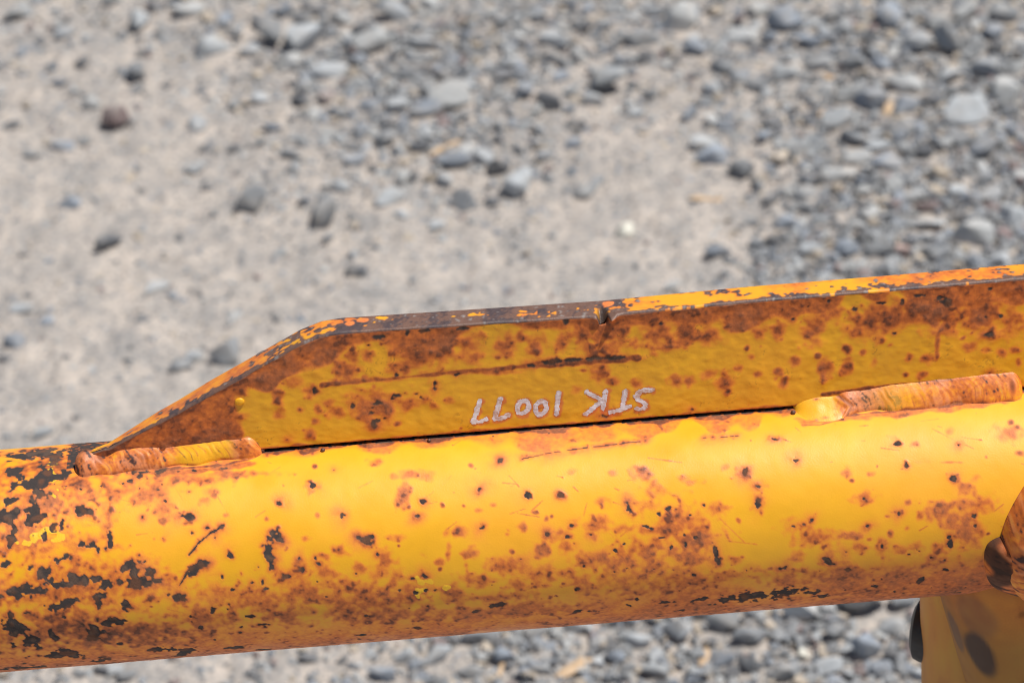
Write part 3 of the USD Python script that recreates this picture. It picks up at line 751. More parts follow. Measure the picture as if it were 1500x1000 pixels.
def lumpL(t, w):
    # a crater near the left end, a pinhole near the middle, a ring of slag at the right end
    d = -0.0026 * np.exp(-((t - .16) / .05) ** 2 - ((w - .12) / .22) ** 2) + .0010 * np.exp(-((t - .05) / .05) ** 2 - ((w - .5) / .4) ** 2)
    d += -0.0022 * np.exp(-(((t - .475) / .012) ** 2 + ((w - .16) / .09) ** 2) ** 2)
    d += 0.0006 * np.exp(-((t - .93) / .04) ** 2)
    dk = 0.85 * np.exp(-((t - .14) / .035) ** 2 - ((w - .25) / .35) ** 2) + 1.0 * np.exp(-(((t - .475) / .013) ** 2 + ((w - .16) / .10) ** 2) ** 2)
    dk += .75 * np.exp(-((t - .37) / .03) ** 2 - ((w - .45) / .2) ** 2) + .6 * np.exp(-((t - .44) / .025) ** 2 - ((w - .4) / .2) ** 2)
    dk += .7 * np.exp(-((t - .925) / .02) ** 2 - ((w - .6) / .3) ** 2) + 0.7 * np.exp(-((t - .5) / .13) ** 2 - ((w - .9) / .06) ** 2)
    return d, dk


def lumpR(t, w):
    # a flat yellow smear of an earlier pass at the left, then the rippled bead that starts with a ridge
    arrow = t - .195 - .055 * (1 - np.abs(w - .62) / .5)
    d = -0.0012 * sstep(-arrow, 0, .03) * np.sin(math.pi * w) - 0.0006 * np.exp(-(arrow / .012) ** 2)
    dk = .95 * np.exp(-(arrow / .010) ** 2) * (w > .10) + .8 * np.exp(-((t - .10) / .016) ** 2 - ((w - .14) / .05) ** 2) + .7 * np.exp(-((t - .09) / .012) ** 2 - ((w - .80) / .06) ** 2)
    dk += .6 * np.exp(-((t - .13) / .02) ** 2 - ((w - .72) / .05) ** 2) + .8 * np.exp(-((t - .95) / .02) ** 2 - ((w - .5) / .3) ** 2)
    return d, dk


x_at = lambda px, py: hit_tube(px, py)[0]
fillet(x_at(112, 672), x_at(384, 661), lambda t: .0062 + .0012 * t, lambda t: .0060 - .0028 * sstep(t, .2, .9), 'weld_bead', 11,
       'short rippled weld bead with a pinhole at the tapered end', lumpL,
       yellow_from=lambda t, w: sstep(t, .53, .58) * sstep(1 - t, .12, .2))
fillet(x_at(1163, 603), x_at(1500, 580), lambda t: .0050 + .0018 * sstep(t, .17, .24) + .0026 * sstep(t, .25, 1.0), lambda t: .0094 - .0034 * sstep(t, .15, .4), 'weld_bead', 29,
       'long orange weld bead with slanted ripples and a smooth blob at its start', lumpR, .20, .13, .05,
       yellow_from=lambda t, w: np.maximum(sstep(.205 - t, 0, .05) * .95, .5 * np.exp(-((t - .45) / .10) ** 2)))

# ------------------------------------------------------------------ branch pipe, its weld, and the legs behind
def pipe_col(sh, seed, base_s=.25, dark=.6):
    a, b, c, e = nz(sh, 1.2, seed), nz(sh, 3, seed + 1, (1.8, .7)), nz(sh, 9, seed + 2), nz(sh, 24, seed + 3)
    S = np.clip(base_s + .12 * c + .10 * e + .05 * a, 0, 1)
    S = np.maximum(S, dark * sstep(b + .4 * a + .4 * e, 1.1, 1.9))
    return ramp(np.clip(S, 0, 1), STAIN), S


def pipe(p0, p1, r0_, r1_, name, seed, base_s, dark, label, spots=(), nseg=150, nth=130, tint=None):
    p0, p1 = np.array(p0, float), np.array(p1, float)
    ax = p1 - p0; Ln = np.linalg.norm(ax); ax /= Ln
    e1 = np.cross(ax, [1, 0, 0]); e1 /= np.linalg.norm(e1)      # roughly towards or away from the camera
    if e1 @ (EYE - p0) < 0:
        e1 = -e1
    e2 = np.cross(ax, e1)
    th = np.linspace(0, 2 * math.pi, nth, endpoint=False)
    tt = np.linspace(0, 1, nseg)
    TT, TH_ = np.meshgrid(tt, th)
    rr = r0_ + (r1_ - r0_) * TT + .00008 * nz(TT.shape, 8, seed + 9)
    pts = p0 + TT[..., None] * Ln * ax + rr[..., None] * (np.cos(TH_)[..., None] * e1 + np.sin(TH_)[..., None] * e2)
    col, S = pipe_col(TT.shape, seed, base_s, dark)
    if tint is not None:
        col = lerp(col, tint[0], tint[1] * (.62 + .38 * sstep(nz(TT.shape, 16, seed + 30), -1, 1)))
    rel = pts - EYE; dw = rel @ fwd
    qx, qy = 750 + FPX * (rel @ camR) / dw, 500 - FPX * (rel @ camU) / dw
    nrm = np.cos(TH_)[..., None] * e1 + np.sin(TH_)[..., None] * e2
    back = ((nrm * rel).sum(-1) > 0) * 1e6
    for (sx, sy, rt, rth, c, k) in spots:
        i = np.unravel_index(np.argmin(np.hypot(qx - sx, qy - sy) + back), qx.shape)
        t0, th0 = TT[i], TH_[i]
        d = np.hypot((TT - t0) / rt, (np.angle(np.exp(1j * (TH_ - th0)))) / rth) + .12 * nz(TT.shape, 4, seed + 20)
        col = lerp(col, c, k * sstep(1.25 - d, 0, .45))
    wear = np.stack([.58 + .25 * S, .15 + .8 * S, S], -1)
    inner = [p0 + ax * Ln * e + .6 * q * (np.cos(th)[:, None] * e1 + np.sin(th)[:, None] * e2) for e, q in ((0, r0_), (1, r1_))]
    v = np.concatenate([pts.reshape(-1, 3), *inner]); N = nth * nseg
    f = [grid_faces(nth, nseg, wrap=True)]
    i = np.arange(nth); j = (i + 1) % nth
    f.append(np.stack([N + i, N + j, j * nseg, i * nseg], -1)); f.append(np.stack([N + nth + j, N + nth + i, i * nseg + nseg - 1, j * nseg + nseg - 1], -1))
    cc = np.concatenate([col.reshape(-1, 3), np.tile(CHIP, (2 * nth, 1))]); ww = np.concatenate([wear.reshape(-1, 3), np.tile([.8, 1, 1], (2 * nth, 1))])
    return obj(name, (v, np.concatenate(f)), 'worn_yellow_paint', FR, smooth=True, attrs={'paint': cc, 'wear': ww}, label=label)


BR = 0.0285
BX = (1497 - 750) / SC + BR + 0.0005
BA = math.radians(2)
bdir = np.array([0, -math.cos(BA), math.sin(BA)]); bup = np.array([0, math.sin(BA), math.cos(BA)])
CEN = np.array([BX, 0, HT])
pipe(CEN + bdir * .02, CEN + bdir * .27, BR, BR, 'branch_pipe', 61, .34, .75, 'rusty orange pipe welded square onto the front of the tube')


def cross_pt(r, a):
    """Where a circle of radius r about the branch's axis meets the tube."""
    dx, dz = r * np.cos(a), r * np.sin(a)
    # point CEN + dx X + dz bup + s bdir on the tube: distance from the axis R
    s = np.sqrt(np.maximum(R * R - dz ** 2, 1e-8))
    return CEN + dx[..., None] * np.array([1., 0, 0]) + dz[..., None] * bup + s[..., None] * bdir


def ring(a0, a1, legb, legt, bulge, name, seed, base, dark, label, pitch=.0034, rip_k=.00022):
    rad = BR * (a1 - a0)
    n, mr = int(rad / .00032), 54
    Aa, Ww = np.meshgrid(np.linspace(a0, a1, n), np.linspace(0, 1, mr))
    tt = (Aa - a0) / (a1 - a0)
    full = abs(a1 - a0) > 6.2
    prof = np.ones_like(tt) if full else np.sqrt(1 - (1 - np.clip(np.minimum(tt, 1 - tt) / .12, 0, 1)) ** 2)
    lt, lb = legt * prof * (1 - .42 * np.clip(np.sin(Aa), 0, 1)) * (1 + .05 * np.interp(tt, np.linspace(0, 1, 22 if full else 5), np.random.default_rng(seed).standard_normal(22 if full else 5))), legb * prof
    Cc = cross_pt(BR * np.ones_like(Aa), Aa)
    A = Cc + bdir * lb[..., None] - .0006 * (np.cos(Aa)[..., None] * np.array([1., 0, 0]) + np.sin(Aa)[..., None] * bup)
    B = cross_pt(BR + lt, Aa) - bdir * .0008
    out = (A + B) / 2 - Cc
    out /= np.maximum(np.linalg.norm(out, axis=-1, keepdims=True), 1e-9)
    ph = Aa * BR / pitch + 2.4 * (Ww - .5) ** 2 + .12 * nz(tt.shape, 5, seed + 2)
    saw = ph - np.floor(ph)
    rip = np.exp(-((saw - .5) / .28) ** 2) - .5
    d = np.sin(math.pi * Ww) ** .8 * (bulge * prof + rip_k * rip * np.sin(math.pi * Ww) + .00016 * nz(tt.shape, 5, seed + 3))
    g = np.clip(1 - np.minimum(saw, 1 - saw) / .18, 0, 1) * .88 * sstep(nz(tt.shape, 4, seed + 4), -.6, .8)
    g = np.maximum(g, .8 * (sstep(Ww, .92, 1) + sstep(1 - Ww, .92, 1)))
    col, wear = bead_colors(tt.shape, seed + 7, .98, -base, g, ph * 1.1, Ww * 1.8)
    if dark:
        k = sstep(nz(tt.shape, 7, seed + 40) + .3, -.5, .8) * dark
        col = lerp(col, (.045, .020, .011), k)
    wear[..., 0] += .14 + .20 * bool(dark)
    pts = A * (1 - Ww[..., None]) + B * Ww[..., None] + d[..., None] * out
    fr = grid_faces(mr, n)
    obj(name, (pts.reshape(-1, 3), fr), 'worn_yellow_paint', FR, smooth=True, attrs={'paint': col.reshape(-1, 3), 'wear': wear.reshape(-1, 3)}, label=label)


ring(math.radians(60), math.radians(420), .019, .0185, .0042, 'weld_ring', 71, .02, 0, 'broad rippled weld around the foot of the branch pipe')
ring(math.radians(168), math.radians(244), .0140, .0240, .0034, 'weld_lump', 83, .22, .9, 'dark burnt weld lump at the left of the branch pipe', rip_k=.00006)

pipe([.1890, .012, HT - .03], [.203, .012, -.01], .0225, .0225, 'leg', 91, .22, .35, 'yellow leg behind the tube, dulled by painted shade', tint=((.33, .20, .065), .92))  # its paint is darkened to stand in for shade
pipe([.1955, -.0055, HT - .006], [.335, -.020, -.01], .0330, .0330, 'leg', 95, .30, .85, 'leaning stained leg darkened by painted shade, with a dark oval scar',
     spots=[(1437, 957, .022, .22, (.045, .024, .018), .95), (1400, 925, .018, .12, (.07, .05, .05), .6), (1432, 903, .024, .30, (.07, .045, .045), .35)], nseg=420, tint=((.25, .128, .022), .88))  # shade is painted into this leg's colour, over real rust stains
for px, py, rr in ((473, 657, 3.2), (629, 643, 3.0), (384, 657, 4.5), (1162, 602, 3.5)):
    x, ph = hit_tube(px, py + 3)
    b = trimesh.creation.icosphere(3, rr / SC)
    b.apply_translation([x, -(R + .0004) * math.cos(ph), HT + (R + .0004) * math.sin(ph)])
    n = len(b.vertices)
    obj('weld_spatter', b, 'worn_yellow_paint', FR, smooth=True, attrs={'paint': np.tile([.10, .042, .026], (n, 1)), 'wear': np.tile([.5, 1, .8], (n, 1))})
x, v = face(351, 588)
b = trimesh.creation.icosphere(3, 1.0); b.apply_scale([.0016, .0016, .0016])
b = trimesh.Trimesh(BASE + np.outer(b.vertices[:, 0] * 1.2 + x, [1, 0, 0]) + np.outer(b.vertices[:, 1] + v, PU) + np.outer(b.vertices[:, 2] * .45 + PT / 2, PN), b.faces)
obj('paint_drip', b, 'worn_yellow_paint', FR, smooth=True, attrs={'paint': np.tile(YELLOW, (len(b.vertices), 1)), 'wear': np.tile([.35, .15, 0], (len(b.vertices), 1))})
# black rubber buffer on the left of the rear leg
bt = trimesh.creation.revolve(np.array([[0, 0], [.0085, 0], [.0112, .0015], [.012, .004], [.012, .008], [.0112, .0105], [.0085, .012], [0, .012]]), sections=48)
q = np.array(bt.vertices)
ang = math.radians(68)
q = np.stack([q[:, 2] * math.sin(ang) + q[:, 0] * math.cos(ang), -q[:, 2] * math.cos(ang) + q[:, 0] * math.sin(ang), q[:, 1]], -1)
obj('rubber_buffer', (q * [1, 1, 1.25] + [.1665, .022, HT - .097], np.array(bt.faces)), 'black_rubber', FR, smooth=40)

# ------------------------------------------------------------------ stones
def stone(seed, npts=13, sub=2, rough=.10):
    rg = np.random.default_rng(seed)
    d = rg.standard_normal((npts, 3)); d /= np.linalg.norm(d, axis=1, keepdims=True)
    d *= rg.uniform(.82, 1.12, (npts, 1))
    h = ConvexHull(d)
    m = trimesh.Trimesh(d, h.simplices, process=True)
    m.fix_normals()
    for _ in range(sub):
        m = m.subdivide()
    if sub > 1:
        trimesh.smoothing.filter_laplacian(m, lamb=.35, iterations=1)
        v = np.array(m.vertices)
        v *= 1 + rough * (meshkit.fbm(v * 2.6 + seed, 3, seed % 17)[:, None] - .5) * 2
        m.vertices = v
    v = np.array(m.vertices)
    v = (v - (v.max(0) + v.min(0)) / 2) / (v.max(0) - v.min(0)) * 2
    return v, np.array(m.faces)


placed = []
SUNK = {'loose': .16, 'set': .45}


def put_stone(px, py, w, h, mat, name='stone', ang=0, hfac=None, sunk=None, seed=None, **kw):
    """A stone that measures about w x h pixels in the photograph, set on the ground."""
    g = hit_ground(px, py)
    dist = np.linalg.norm(g - EYE)
    sc = FPX / dist
    el = math.asin((EYE[2] - g[2]) / dist)
    a = w / sc / 2
    tall = (hfac if hfac is not None else .80) * min(w, 1.35 * h) / sc / 2
    b = max((h / sc / 2 - tall * math.cos(el) * .55) / math.sin(el), .45 * a)
    sd = seed if seed is not None else int(px * 7 + py * 13) % 9973
    v, f = stone(sd)
    v = v * [a, b, tall]
    c, s = math.cos(math.radians(ang)), math.sin(math.radians(ang))
    v = v @ np.array([[c, s, 0], [-s, c, 0], [0, 0, 1]])
    z = float(ground_z(np.array([g[0]]), np.array([g[1]]))[0])
    v = v + [g[0], g[1], z + tall * (1 - 2 * (sunk if sunk is not None else .24))]
    placed.append((g[0], g[1], max(a, b)))
    obj(name, (v, f), mat + '_stone', smooth=32, **kw)


NOTED = [
    (170, 185, 44, 34, 'maroon', 0, 'maroon brown stone lying alone on the sand at upper left'),
    (203, 115, 26, 30, 'grey', 30, 'small upright grey stone on the sand above the maroon stone'),
    (368, 305, 48, 42, 'grey', 20, 'split grey stone with black shadow below it on the open sand'),
    (472, 322, 50, 50, 'grey', -60, 'big rounded dark grey stone on the sand right of the split stone'),
    (330, 524, 46, 40, 'grey', 10, 'grey stone just behind the sloping end of the flat bar'),
    (160, 367, 44, 24, 'dark', 25, 'flat dark stone alone on the sand at left'),
    (523, 408, 34, 16, 'dark', -15, 'thin dark stone on the sand just above the flat bar'),
    (680, 300, 44, 30, 'grey', -20, 'grey stone with flat top, standing out on the sand in the middle'),
    (916, 345, 26, 26, 'white', 0, 'small cream white pebble in the middle of the sand'),
    (447, 67, 46, 54, 'pale', -70, 'large pale slab standing on edge among stones at upper left'),
    (397, 63, 42, 32, 'grey', -25, 'grey stone leaning left of the pale slab'),
    (367, 82, 34, 22, 'grey', 25, 'grey stone lowest of the cluster left of the pale slab'),
    (207, 40, 36, 34, 'pale', 15, 'pale grey block left of the upper left stones'),
    (28, 24, 30, 36, 'pale', -50, 'pale stone near the top left corner'),
    (577, 26, 64, 32, 'grey', -38, 'long grey stone lying diagonally near the top edge'),
    (547, 72, 64, 38, 'light', 28, 'long light grey stone below the diagonal grey one'),
    (617, 70, 50, 20, 'grey', -15, 'low grey stone right of the long light one'),
    (660, 160, 40, 54, 'light', -70, 'tall light grey stone above the middle of the yard'),
    (625, 174, 54, 22, 'blue', 12, 'flat bluish stone at the foot of the tall light one'),
    (767, 147, 30, 28, 'blue', 0, 'blue grey stone left of a dark twin'),
    (805, 160, 36, 26, 'dark', -10, 'dark stone beside the blue grey one'),
    (893, 127, 62, 38, 'pale', -8, 'wide pale slab lying flat in the upper middle'),
    (847, 88, 28, 24, 'light', 0, 'round light pebble above the wide pale slab'),
    (995, 36, 52, 38, 'light', 10, 'round light grey boulder near the top edge'),
    (667, 242, 56, 28, 'blue', 14, 'flat bluish stone in the middle of the yard'),
    (760, 278, 38, 40, 'pale', -40, 'pale flake lying flat near the middle stones'),
    (730, 248, 34, 28, 'dark', 20, 'dark angular stone right of the flat bluish one'),
    (1416, 178, 74, 40, 'pale', 12, 'biggest light stone at right with a black hollow under it'),
    (1322, 124, 76, 26, 'light', -33, 'long light stone lying diagonally at upper right'),
    (1472, 148, 42, 40, 'light', -30, 'rounded light stone near the right edge'),
    (1484, 108, 44, 24, 'light', 8, 'pale slab at the right edge above the rounded one'),
    (1302, 36, 44, 44, 'blue', -50, 'blue grey slab tilted up near the top right'),
    (1384, 74, 48, 36, 'grey', -25, 'broad grey stone at upper right'),
    (1228, 266, 54, 24, 'light', 8, 'light wedge shaped stone at the edge of the gravel heap'),
    (1424, 350, 66, 36, 'light', -14, 'large light stone just behind the flat bar at right'),
    (1322, 372, 24, 22, 'pink', 0, 'pinkish pebble just behind the flat bar'),
    (1278, 53, 18, 14, 'maroon', 0, 'small reddish stone left of the tilted blue slab'),
    (1058, 918, 50, 30, 'grey', -5, 'dark sided grey stone below the tube'),
    (1172, 906, 52, 38, 'light', -20, 'light grey stone half hidden under the tube'),
    (1267, 898, 92, 52, 'light', -6, 'biggest light slab below the tube'),
    (1234, 914, 20, 16, 'tan', 0, 'yellowish pebble in front of the biggest slab'),
    (1270, 967, 48, 34, 'blue', 0, 'blue grey stone below the biggest slab'),
    (1307, 930, 40, 28, 'pale', -15, 'pale stone left of the legs'),
    (872, 924, 18, 20, 'pink', 0, 'orange pink pebble below the tube'),
    (1178, 965, 20, 18, 'white', 0, 'small white pebble below the tube'),
]
SHORT = ['the lone maroon stone', 'the small upright stone above the maroon one', 'the split grey stone on the sand', 'the big rounded stone on the sand', 'the stone behind the sloping bar end',
         'the flat dark stone on the sand', 'the thin dark stone above the bar', 'the flat topped stone on the sand', 'the cream white pebble', 'the pale slab standing on edge', 'the stone leaning left of the upright slab',
         'the lowest stone left of the upright slab', 'the pale block at upper left', 'the pale stone in the top left corner', 'the diagonal grey stone at the top', 'the long light stone at the top', 'the low stone right of the long light one',
         'the tall light stone', 'the bluish stone under the tall light one', 'the blue stone with a dark twin', 'the dark twin of the blue stone', 'the wide pale slab', 'the round light pebble above the wide slab',
         'the round light boulder at the top', 'the flat bluish stone in mid yard', 'the pale flake in mid yard', 'the dark angular stone in mid yard', 'the biggest light stone at right', 'the long diagonal stone at right',
         'the rounded light stone at right edge', 'the pale slab at right edge', 'the tilted blue slab', 'the broad grey stone at upper right', 'the light wedge stone', 'the large light stone behind the bar', 'the pinkish pebble behind the bar',
         'the small reddish stone', 'the dark sided stone below the tube', 'the light stone half under the tube', 'the biggest slab below the tube', 'the yellowish pebble', 'the blue stone below the biggest slab',
         'the pale stone left of the legs', 'the orange pink pebble', 'the white pebble below the tube']
taken = set()
TONE = dict(grey='grey', light='light grey', dark='dark grey', blue='bluish grey', tan='tan', maroon='reddish brown', pale='pale grey')


def lab_near(px, py, w, h, mt):
    """Names a stone by its look and by the noted stone that it lies next to."""
    size = 'small' if w < 27 else 'broad' if w > 47 else 'middling'
    form = 'flat' if h < .5 * w else 'blocky' if h > .75 * w else 'rounded'
    for k in np.argsort([math.hypot(px - n[0], py - n[1]) for n in NOTED])[:12]:
        dx, dy = px - NOTED[k][0], py - NOTED[k][1]
        d = math.hypot(dx, dy)
        side = ('right of', 'above right of', 'above', 'above left of', 'left of', 'below left of', 'below', 'below right of')[int(round(math.atan2(-dy, dx) / (math.pi / 4))) % 8]
        near = 'close ' if d < 60 else '' if d < 130 else 'well '
        lab = f'{size} {form} {TONE[mt]} stone {near}{side} {SHORT[k]}'
        if lab not in taken and len(lab.split()) <= 16:
            break
    taken.add(lab)
    return lab


for px, py, w, h, mt, an, lab in NOTED:
    put_stone(px, py, w, h, mt, ang=an, label=lab, category='stone', hfac=1.0 if h > w * .7 else .8, sunk=.12)

PLAIN = '''95 53 36 18 g;227 13 28 20 d;280 25 50 20 l;290 183 26 30 g;348 48 24 28 g;430 93 30 22 l;480 108 62 20 p;313 77 56 32 p;300 213 26 13 d;88 123 30 14 b;46 227 30 14 g;302 275 24 13 d;103 307 36 20 b;18 187 28 18 g;480 147 26 25 m;92 213 40 16 b;
627 12 32 20 l;583 163 30 26 p;813 67 48 20 p;813 89 36 18 g;777 78 18 24 d;843 185 34 18 d;720 295 24 18 d;617 223 36 18 d;572 297 52 22 p;860 285 42 22 p;590 263 22 28 l;567 213 36 30 g;530 197 26 22 b;520 130 40 28 p;943 63 50 22 g;790 28 28 22 g;
1110 20 34 20 l;1084 62 46 26 l;1152 42 52 34 b;1236 48 28 22 p;1184 66 40 20 b;1372 44 36 20 l;1412 26 32 28 l;1344 74 38 24 g;1238 146 36 22 l;1208 138 28 18 p;1276 152 42 30 b;1224 184 50 26 p;1256 208 46 22 g;1324 192 40 22 g;1162 224 32 22 p;1140 236 26 22 t;1254 236 38 18 l;1302 246 48 22 b;1288 222 42 14 p;1088 256 34 26 g;1276 324 24 22 l;1256 338 38 16 p;1308 282 28 22 l;1338 296 30 18 l;1360 308 38 18 m;1356 332 54 16 p;1288 372 42 22 p;1240 376 36 24 b;1356 354 26 14 p;1204 328 28 12 p;1484 316 38 36 p;1472 344 30 20 m;1378 262 26 22 t;1044 236 42 24 b;1032 216 40 18 p;1052 378 38 18 b;
37 380 18 10 d;408 473 18 14 g;33 460 36 18 p;70 480 24 14 b;23 510 36 22 b;283 520 30 20 p;230 427 40 18 p;265 540 38 22 g;113 615 14 8 d;
1100 938 52 20 g;994 932 46 34 g;845 927 38 22 p;936 938 42 26 p;830 952 22 26 l;1100 975 36 26 g;785 935 38 22 g;706 935 60 26 g;1025 900 36 24 g;900 965 36 24 b;640 965 46 28 p;560 985 40 24 b;960 985 40 26 p;1060 965 34 22 b;1150 990 40 24 g;1215 985 38 24 p;1225 940 30 22 g;1325 890 34 26 g;740 975 34 24 b;690 990 40 20 g;
1440 232 40 26 b;1410 216 30 20 g;1352 230 34 20 d;1450 290 34 22 g;1420 300 30 20 b;1400 285 26 18 p;1330 158 34 22 b;1366 150 30 22 d;1300 190 30 16 d;1450 60 34 22 b;1470 30 40 26 p;1440 110 36 24 g;1392 118 36 22 p;1250 100 34 20 g;1290 100 30 18 b;1200 100 36 20 g;1150 120 34 20 p;1110 140 36 18 g;1060 110 32 20 g;1020 80 36 20 b;960 20 34 18 g;900 20 36 20 p;850 40 30 18 g;760 20 34 18 d;700 30 36 20 g;690 110 34 18 p;740 105 30 16 g;650 120 30 18 d;500 30 36 20 p;470 20 30 18 d;540 160 34 18 b;600 120 34 18 g;380 150 34 18 p;400 190 34 16 b;430 230 36 18 g;440 150 34 18 d;520 240 34 18 b;500 280 30 18 p;640 330 28 16 p;800 235 34 16 g;840 220 30 16 b;930 170 30 16 p;1180 290 34 18 g;1150 330 32 18 b;1190 370 36 18 p;1130 300 26 14 d;1100 330 24 12 g;1376 380 34 20 g;1460 385 36 20 p;1400 322 24 16 d'''
KEY = dict(g='grey', l='light', d='dark', b='blue', t='tan', m='maroon', p='pale')


def zone(px, py):
    if py > 860:
        return 'grey stone among the gravel below the tube', 'stones in view below the tube'
    if px > 1010:
        return 'stone in the thick gravel at the right behind the flat bar', 'stones in the thick gravel at the right'
    if px < 430 and py > 100:
        return 'stone bedded in the open sand at the left', 'stones bedded in the sand at the left'
    return 'stone lying in the stony strip across the top of the yard', 'stones of the stony strip at the top'


ANG = np.random.default_rng(17)
for line in PLAIN.replace('\n', '').split(';'):
    a = line.split()
    px, py, w, h = (float(t) for t in a[:4])
    lab, grp = lab_near(px, py, w, h, KEY[a[4]]), zone(px, py)[1]
    if px > 1010:
        w, h = w * 1.14, h * 1.14
    put_stone(px, py, w, h, KEY[a[4]], ang=ANG.uniform(-25, 25), label=lab, category='stone', group=grp, sunk=.30 if px < 430 else .15)

PX = np.array(placed)
count = len(placed)
tries = 0
while count < 292 and tries < 20000:
    tries += 1
    px, py = ANG.uniform(0, 1500), ANG.uniform(0, 1000)
    if 600 + 380 * (px < 300) - 0.08 * px < py < 900 - .05 * px + 60:
        continue
    x, y = gpx(px, py)
    if ANG.random() > float(cover(np.array([x]), np.array([y]))[0]) ** 1.3:
        continue
    w = ANG.uniform(20, 34); h = w * ANG.uniform(.5, .75)
    if np.min(np.hypot(PX[:, 0] - x, PX[:, 1] - y) - .8 * PX[:, 2]) < .6 * w / 2150:
        continue
    mt = ANG.choice(['grey', 'blue', 'pale', 'dark', 'light'], p=[.3, .22, .28, .12, .08])
    put_stone(px, py, w, h, mt, ang=ANG.uniform(-40, 40), label=lab_near(px, py, w, h, mt), category='stone', group=zone(px, py)[1], sunk=.18)
    PX = np.array(placed); count += 1

# wood splinters
for px, py, ln, wd, an, lab in [(655, 222, 62, 9, 28, 'long pale wood splinter lying in the middle of the yard'), (1032, 957, 44, 15, 60, 'tan wood chip standing steep below the tube'),
                                (842, 988, 62, 20, 22, 'thick tan piece of wood at the bottom edge'), (1205, 165, 42, 11, 40, 'tan splinter left of the round stones at upper right'),
                                (1302, 156, 36, 11, 62, 'upright tan splinter right of a dark stone'), (1263, 12, 30, 9, 40, 'small splinter at the top edge'), (1222, 118, 40, 12, -18, 'flat tan bark chip at upper right'),
                                (1040, 296, 62, 9, -6, 'thin straw coloured strip on the sand'), (735, 985, 30, 8, 60, 'thin splinter low in the gravel'), (565, 183, 18, 8, 60, 'tiny orange tan chip among dark stones')]:
    g = hit_ground(px, py); sc = FPX / np.linalg.norm(g - EYE)
    rg = np.random.default_rng(int(px))
    t = np.linspace(-1, 1, 9)
    wv = np.interp(t, [-1, -.7, .5, 1], [.35, 1, .85, .2]) * (1 + .12 * rg.standard_normal(9))
    sec = [(1, .5), (.6, 1), (-.5, .9), (-1, .3), (-.7, -.8), (.7, -.8)]
    v = np.array([[x * ln / sc / 2, k * y * wd / sc / 2, k * z * wd / sc / 3.2 + .0012 * math.sin(x * 2 + px)] for x, k in zip(t, wv) for y, z in sec])
    ns = len(sec)
    f = [[i * ns + j, i * ns + (j + 1) % ns, (i + 1) * ns + (j + 1) % ns, (i + 1) * ns + j] for i in range(8) for j in range(ns)]
    f += [[0, 3, 2, 1], [0, 5, 4, 3]] + [[8 * ns + a for a in q] for q in ([0, 1, 2, 3], [0, 3, 4, 5])]
    c, s = math.cos(math.radians(an * 1.2)), math.sin(math.radians(an * 1.2))
    v = v @ np.array([[c, s, 0], [-s, c, 0], [0, 0, 1]])
    v = v + [g[0], g[1], float(ground_z(np.array([g[0]]), np.array([g[1]]))[0]) + wd / sc / 3.2]
    obj('wood_splinter', (v, np.array(f)[:, ::-1]), 'dry_wood', smooth=50, label=lab, category='wood chip')

# small gravel that nobody could count
gi = UsdGeom.PointInstancer.Define(stage, '/World/gravel')
tag(gi.GetPrim(), kind='stuff', label='fine grey crushed gravel scattered over the sand', category='gravel')
protos = []
KIND = [('grey', .26), ('blue', .20), ('pale', .20), ('dark', .14), ('light', .08), ('tan', .09), ('maroon', .03)]
for ki, (mt, _) in enumerate(KIND):
    for q in range(4):
        v, f = stone(1000 + ki * 10 + q, 14, 0, .06)
        path = f'/World/gravel/prototypes/{mt}_chip_{q:03d}'
        usdkit.mesh(stage, path, (v, f), f'/World/Looks/{mt}_stone', smooth=22)
        protos.append(path)
gi.CreatePrototypesRel().SetTargets(protos)
rg = np.random.default_rng(77)
NG = 640000
x = rg.uniform(GC[0] - 1.2, GC[0] + 1.2, NG); y = rg.uniform(GC[1] - 1.25, GC[1] + 1.25, NG)
rim = np.exp(-(np.maximum(np.hypot((x - GC[0]) / .62, (y - GC[1]) / .66) - 1.0, 0) / .42) ** 2)
ok = rg.random(NG) < rim
x, y = x[ok], y[ok]
cv = cover(x, y)
keep = rg.random(len(x)) < .30 + .70 * cv
from scipy.spatial import cKDTree
hits = cKDTree(np.stack([x, y], -1)).query_ball_point(PX[:, :2], PX[:, 2] * .95)
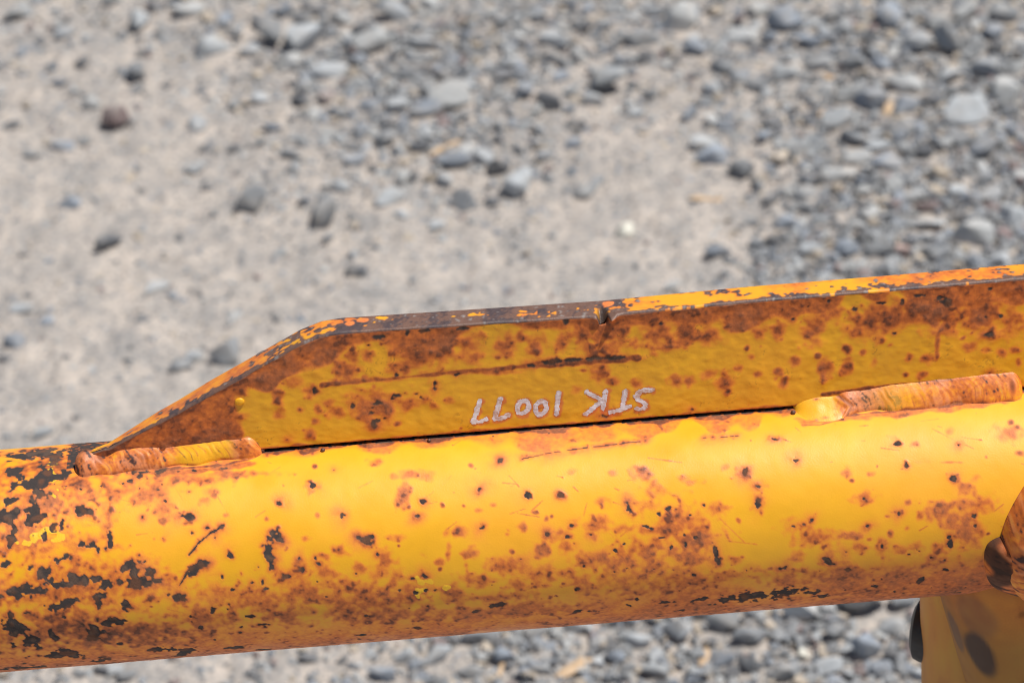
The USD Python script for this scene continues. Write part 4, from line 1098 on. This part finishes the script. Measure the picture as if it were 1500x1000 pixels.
keep[np.concatenate([np.array(q, int) for q in hits])] = False
x, y, cv = x[keep], y[keep], cv[keep]
n = len(x)
size = np.exp(rg.normal(math.log(.00092), .52, n)) * (.8 + .8 * cv)
big = rg.random(n) < .085 * cv ** 1.3
size[big] = rg.uniform(.0028, .0064, big.sum())
embed = (rg.random(n) < .05) & (cv < .55)
size[embed] = rg.uniform(.0018, .0042, embed.sum())
size = np.clip(size, .0005, .0064)
flat = rg.uniform(.45, .9, n)
scl = np.stack([size * rg.uniform(.9, 1.45, n), size * rg.uniform(.75, 1.1, n), size * flat], -1)
z = ground_z(x, y) + scl[:, 2] * rg.uniform(-.5, .6, n) + np.where((size > .002) & ~embed, rg.uniform(0, .005, n) * cv, 0) - np.where(embed, scl[:, 2] * .55, 0)
yaw = rg.uniform(0, 2 * math.pi, n); tl = rg.normal(0, .28, (n, 2))
qz = np.stack([np.cos(yaw / 2), 0 * yaw, 0 * yaw, np.sin(yaw / 2)], -1)
qt = np.stack([np.ones(n), tl[:, 0] / 2, tl[:, 1] / 2, np.zeros(n)], -1); qt /= np.linalg.norm(qt, axis=1, keepdims=True)
w0, x0, y0, z0 = qt.T; w1, x1, y1, z1 = qz.T
quat = np.stack([w0 * w1 - x0 * x1 - y0 * y1 - z0 * z1, w0 * x1 + x0 * w1 + y0 * z1 - z0 * y1, w0 * y1 - x0 * z1 + y0 * w1 + z0 * x1, w0 * z1 + x0 * y1 - y0 * x1 + z0 * w1], -1)
pr = np.array([k for _, k in KIND]); pr /= pr.sum()
gi.CreateProtoIndicesAttr(Vt.IntArray.FromNumpy((rg.choice(len(KIND), n, p=pr) * 4 + rg.integers(0, 4, n)).astype(np.int32)))
gi.CreatePositionsAttr(Vt.Vec3fArray.FromNumpy(np.stack([x, y, z], -1).astype(np.float32)))
gi.CreateScalesAttr(Vt.Vec3fArray.FromNumpy(scl.astype(np.float32)))
gi.CreateOrientationsAttr(Vt.QuathArray([Gf.Quath(*map(float, a)) for a in quat]))
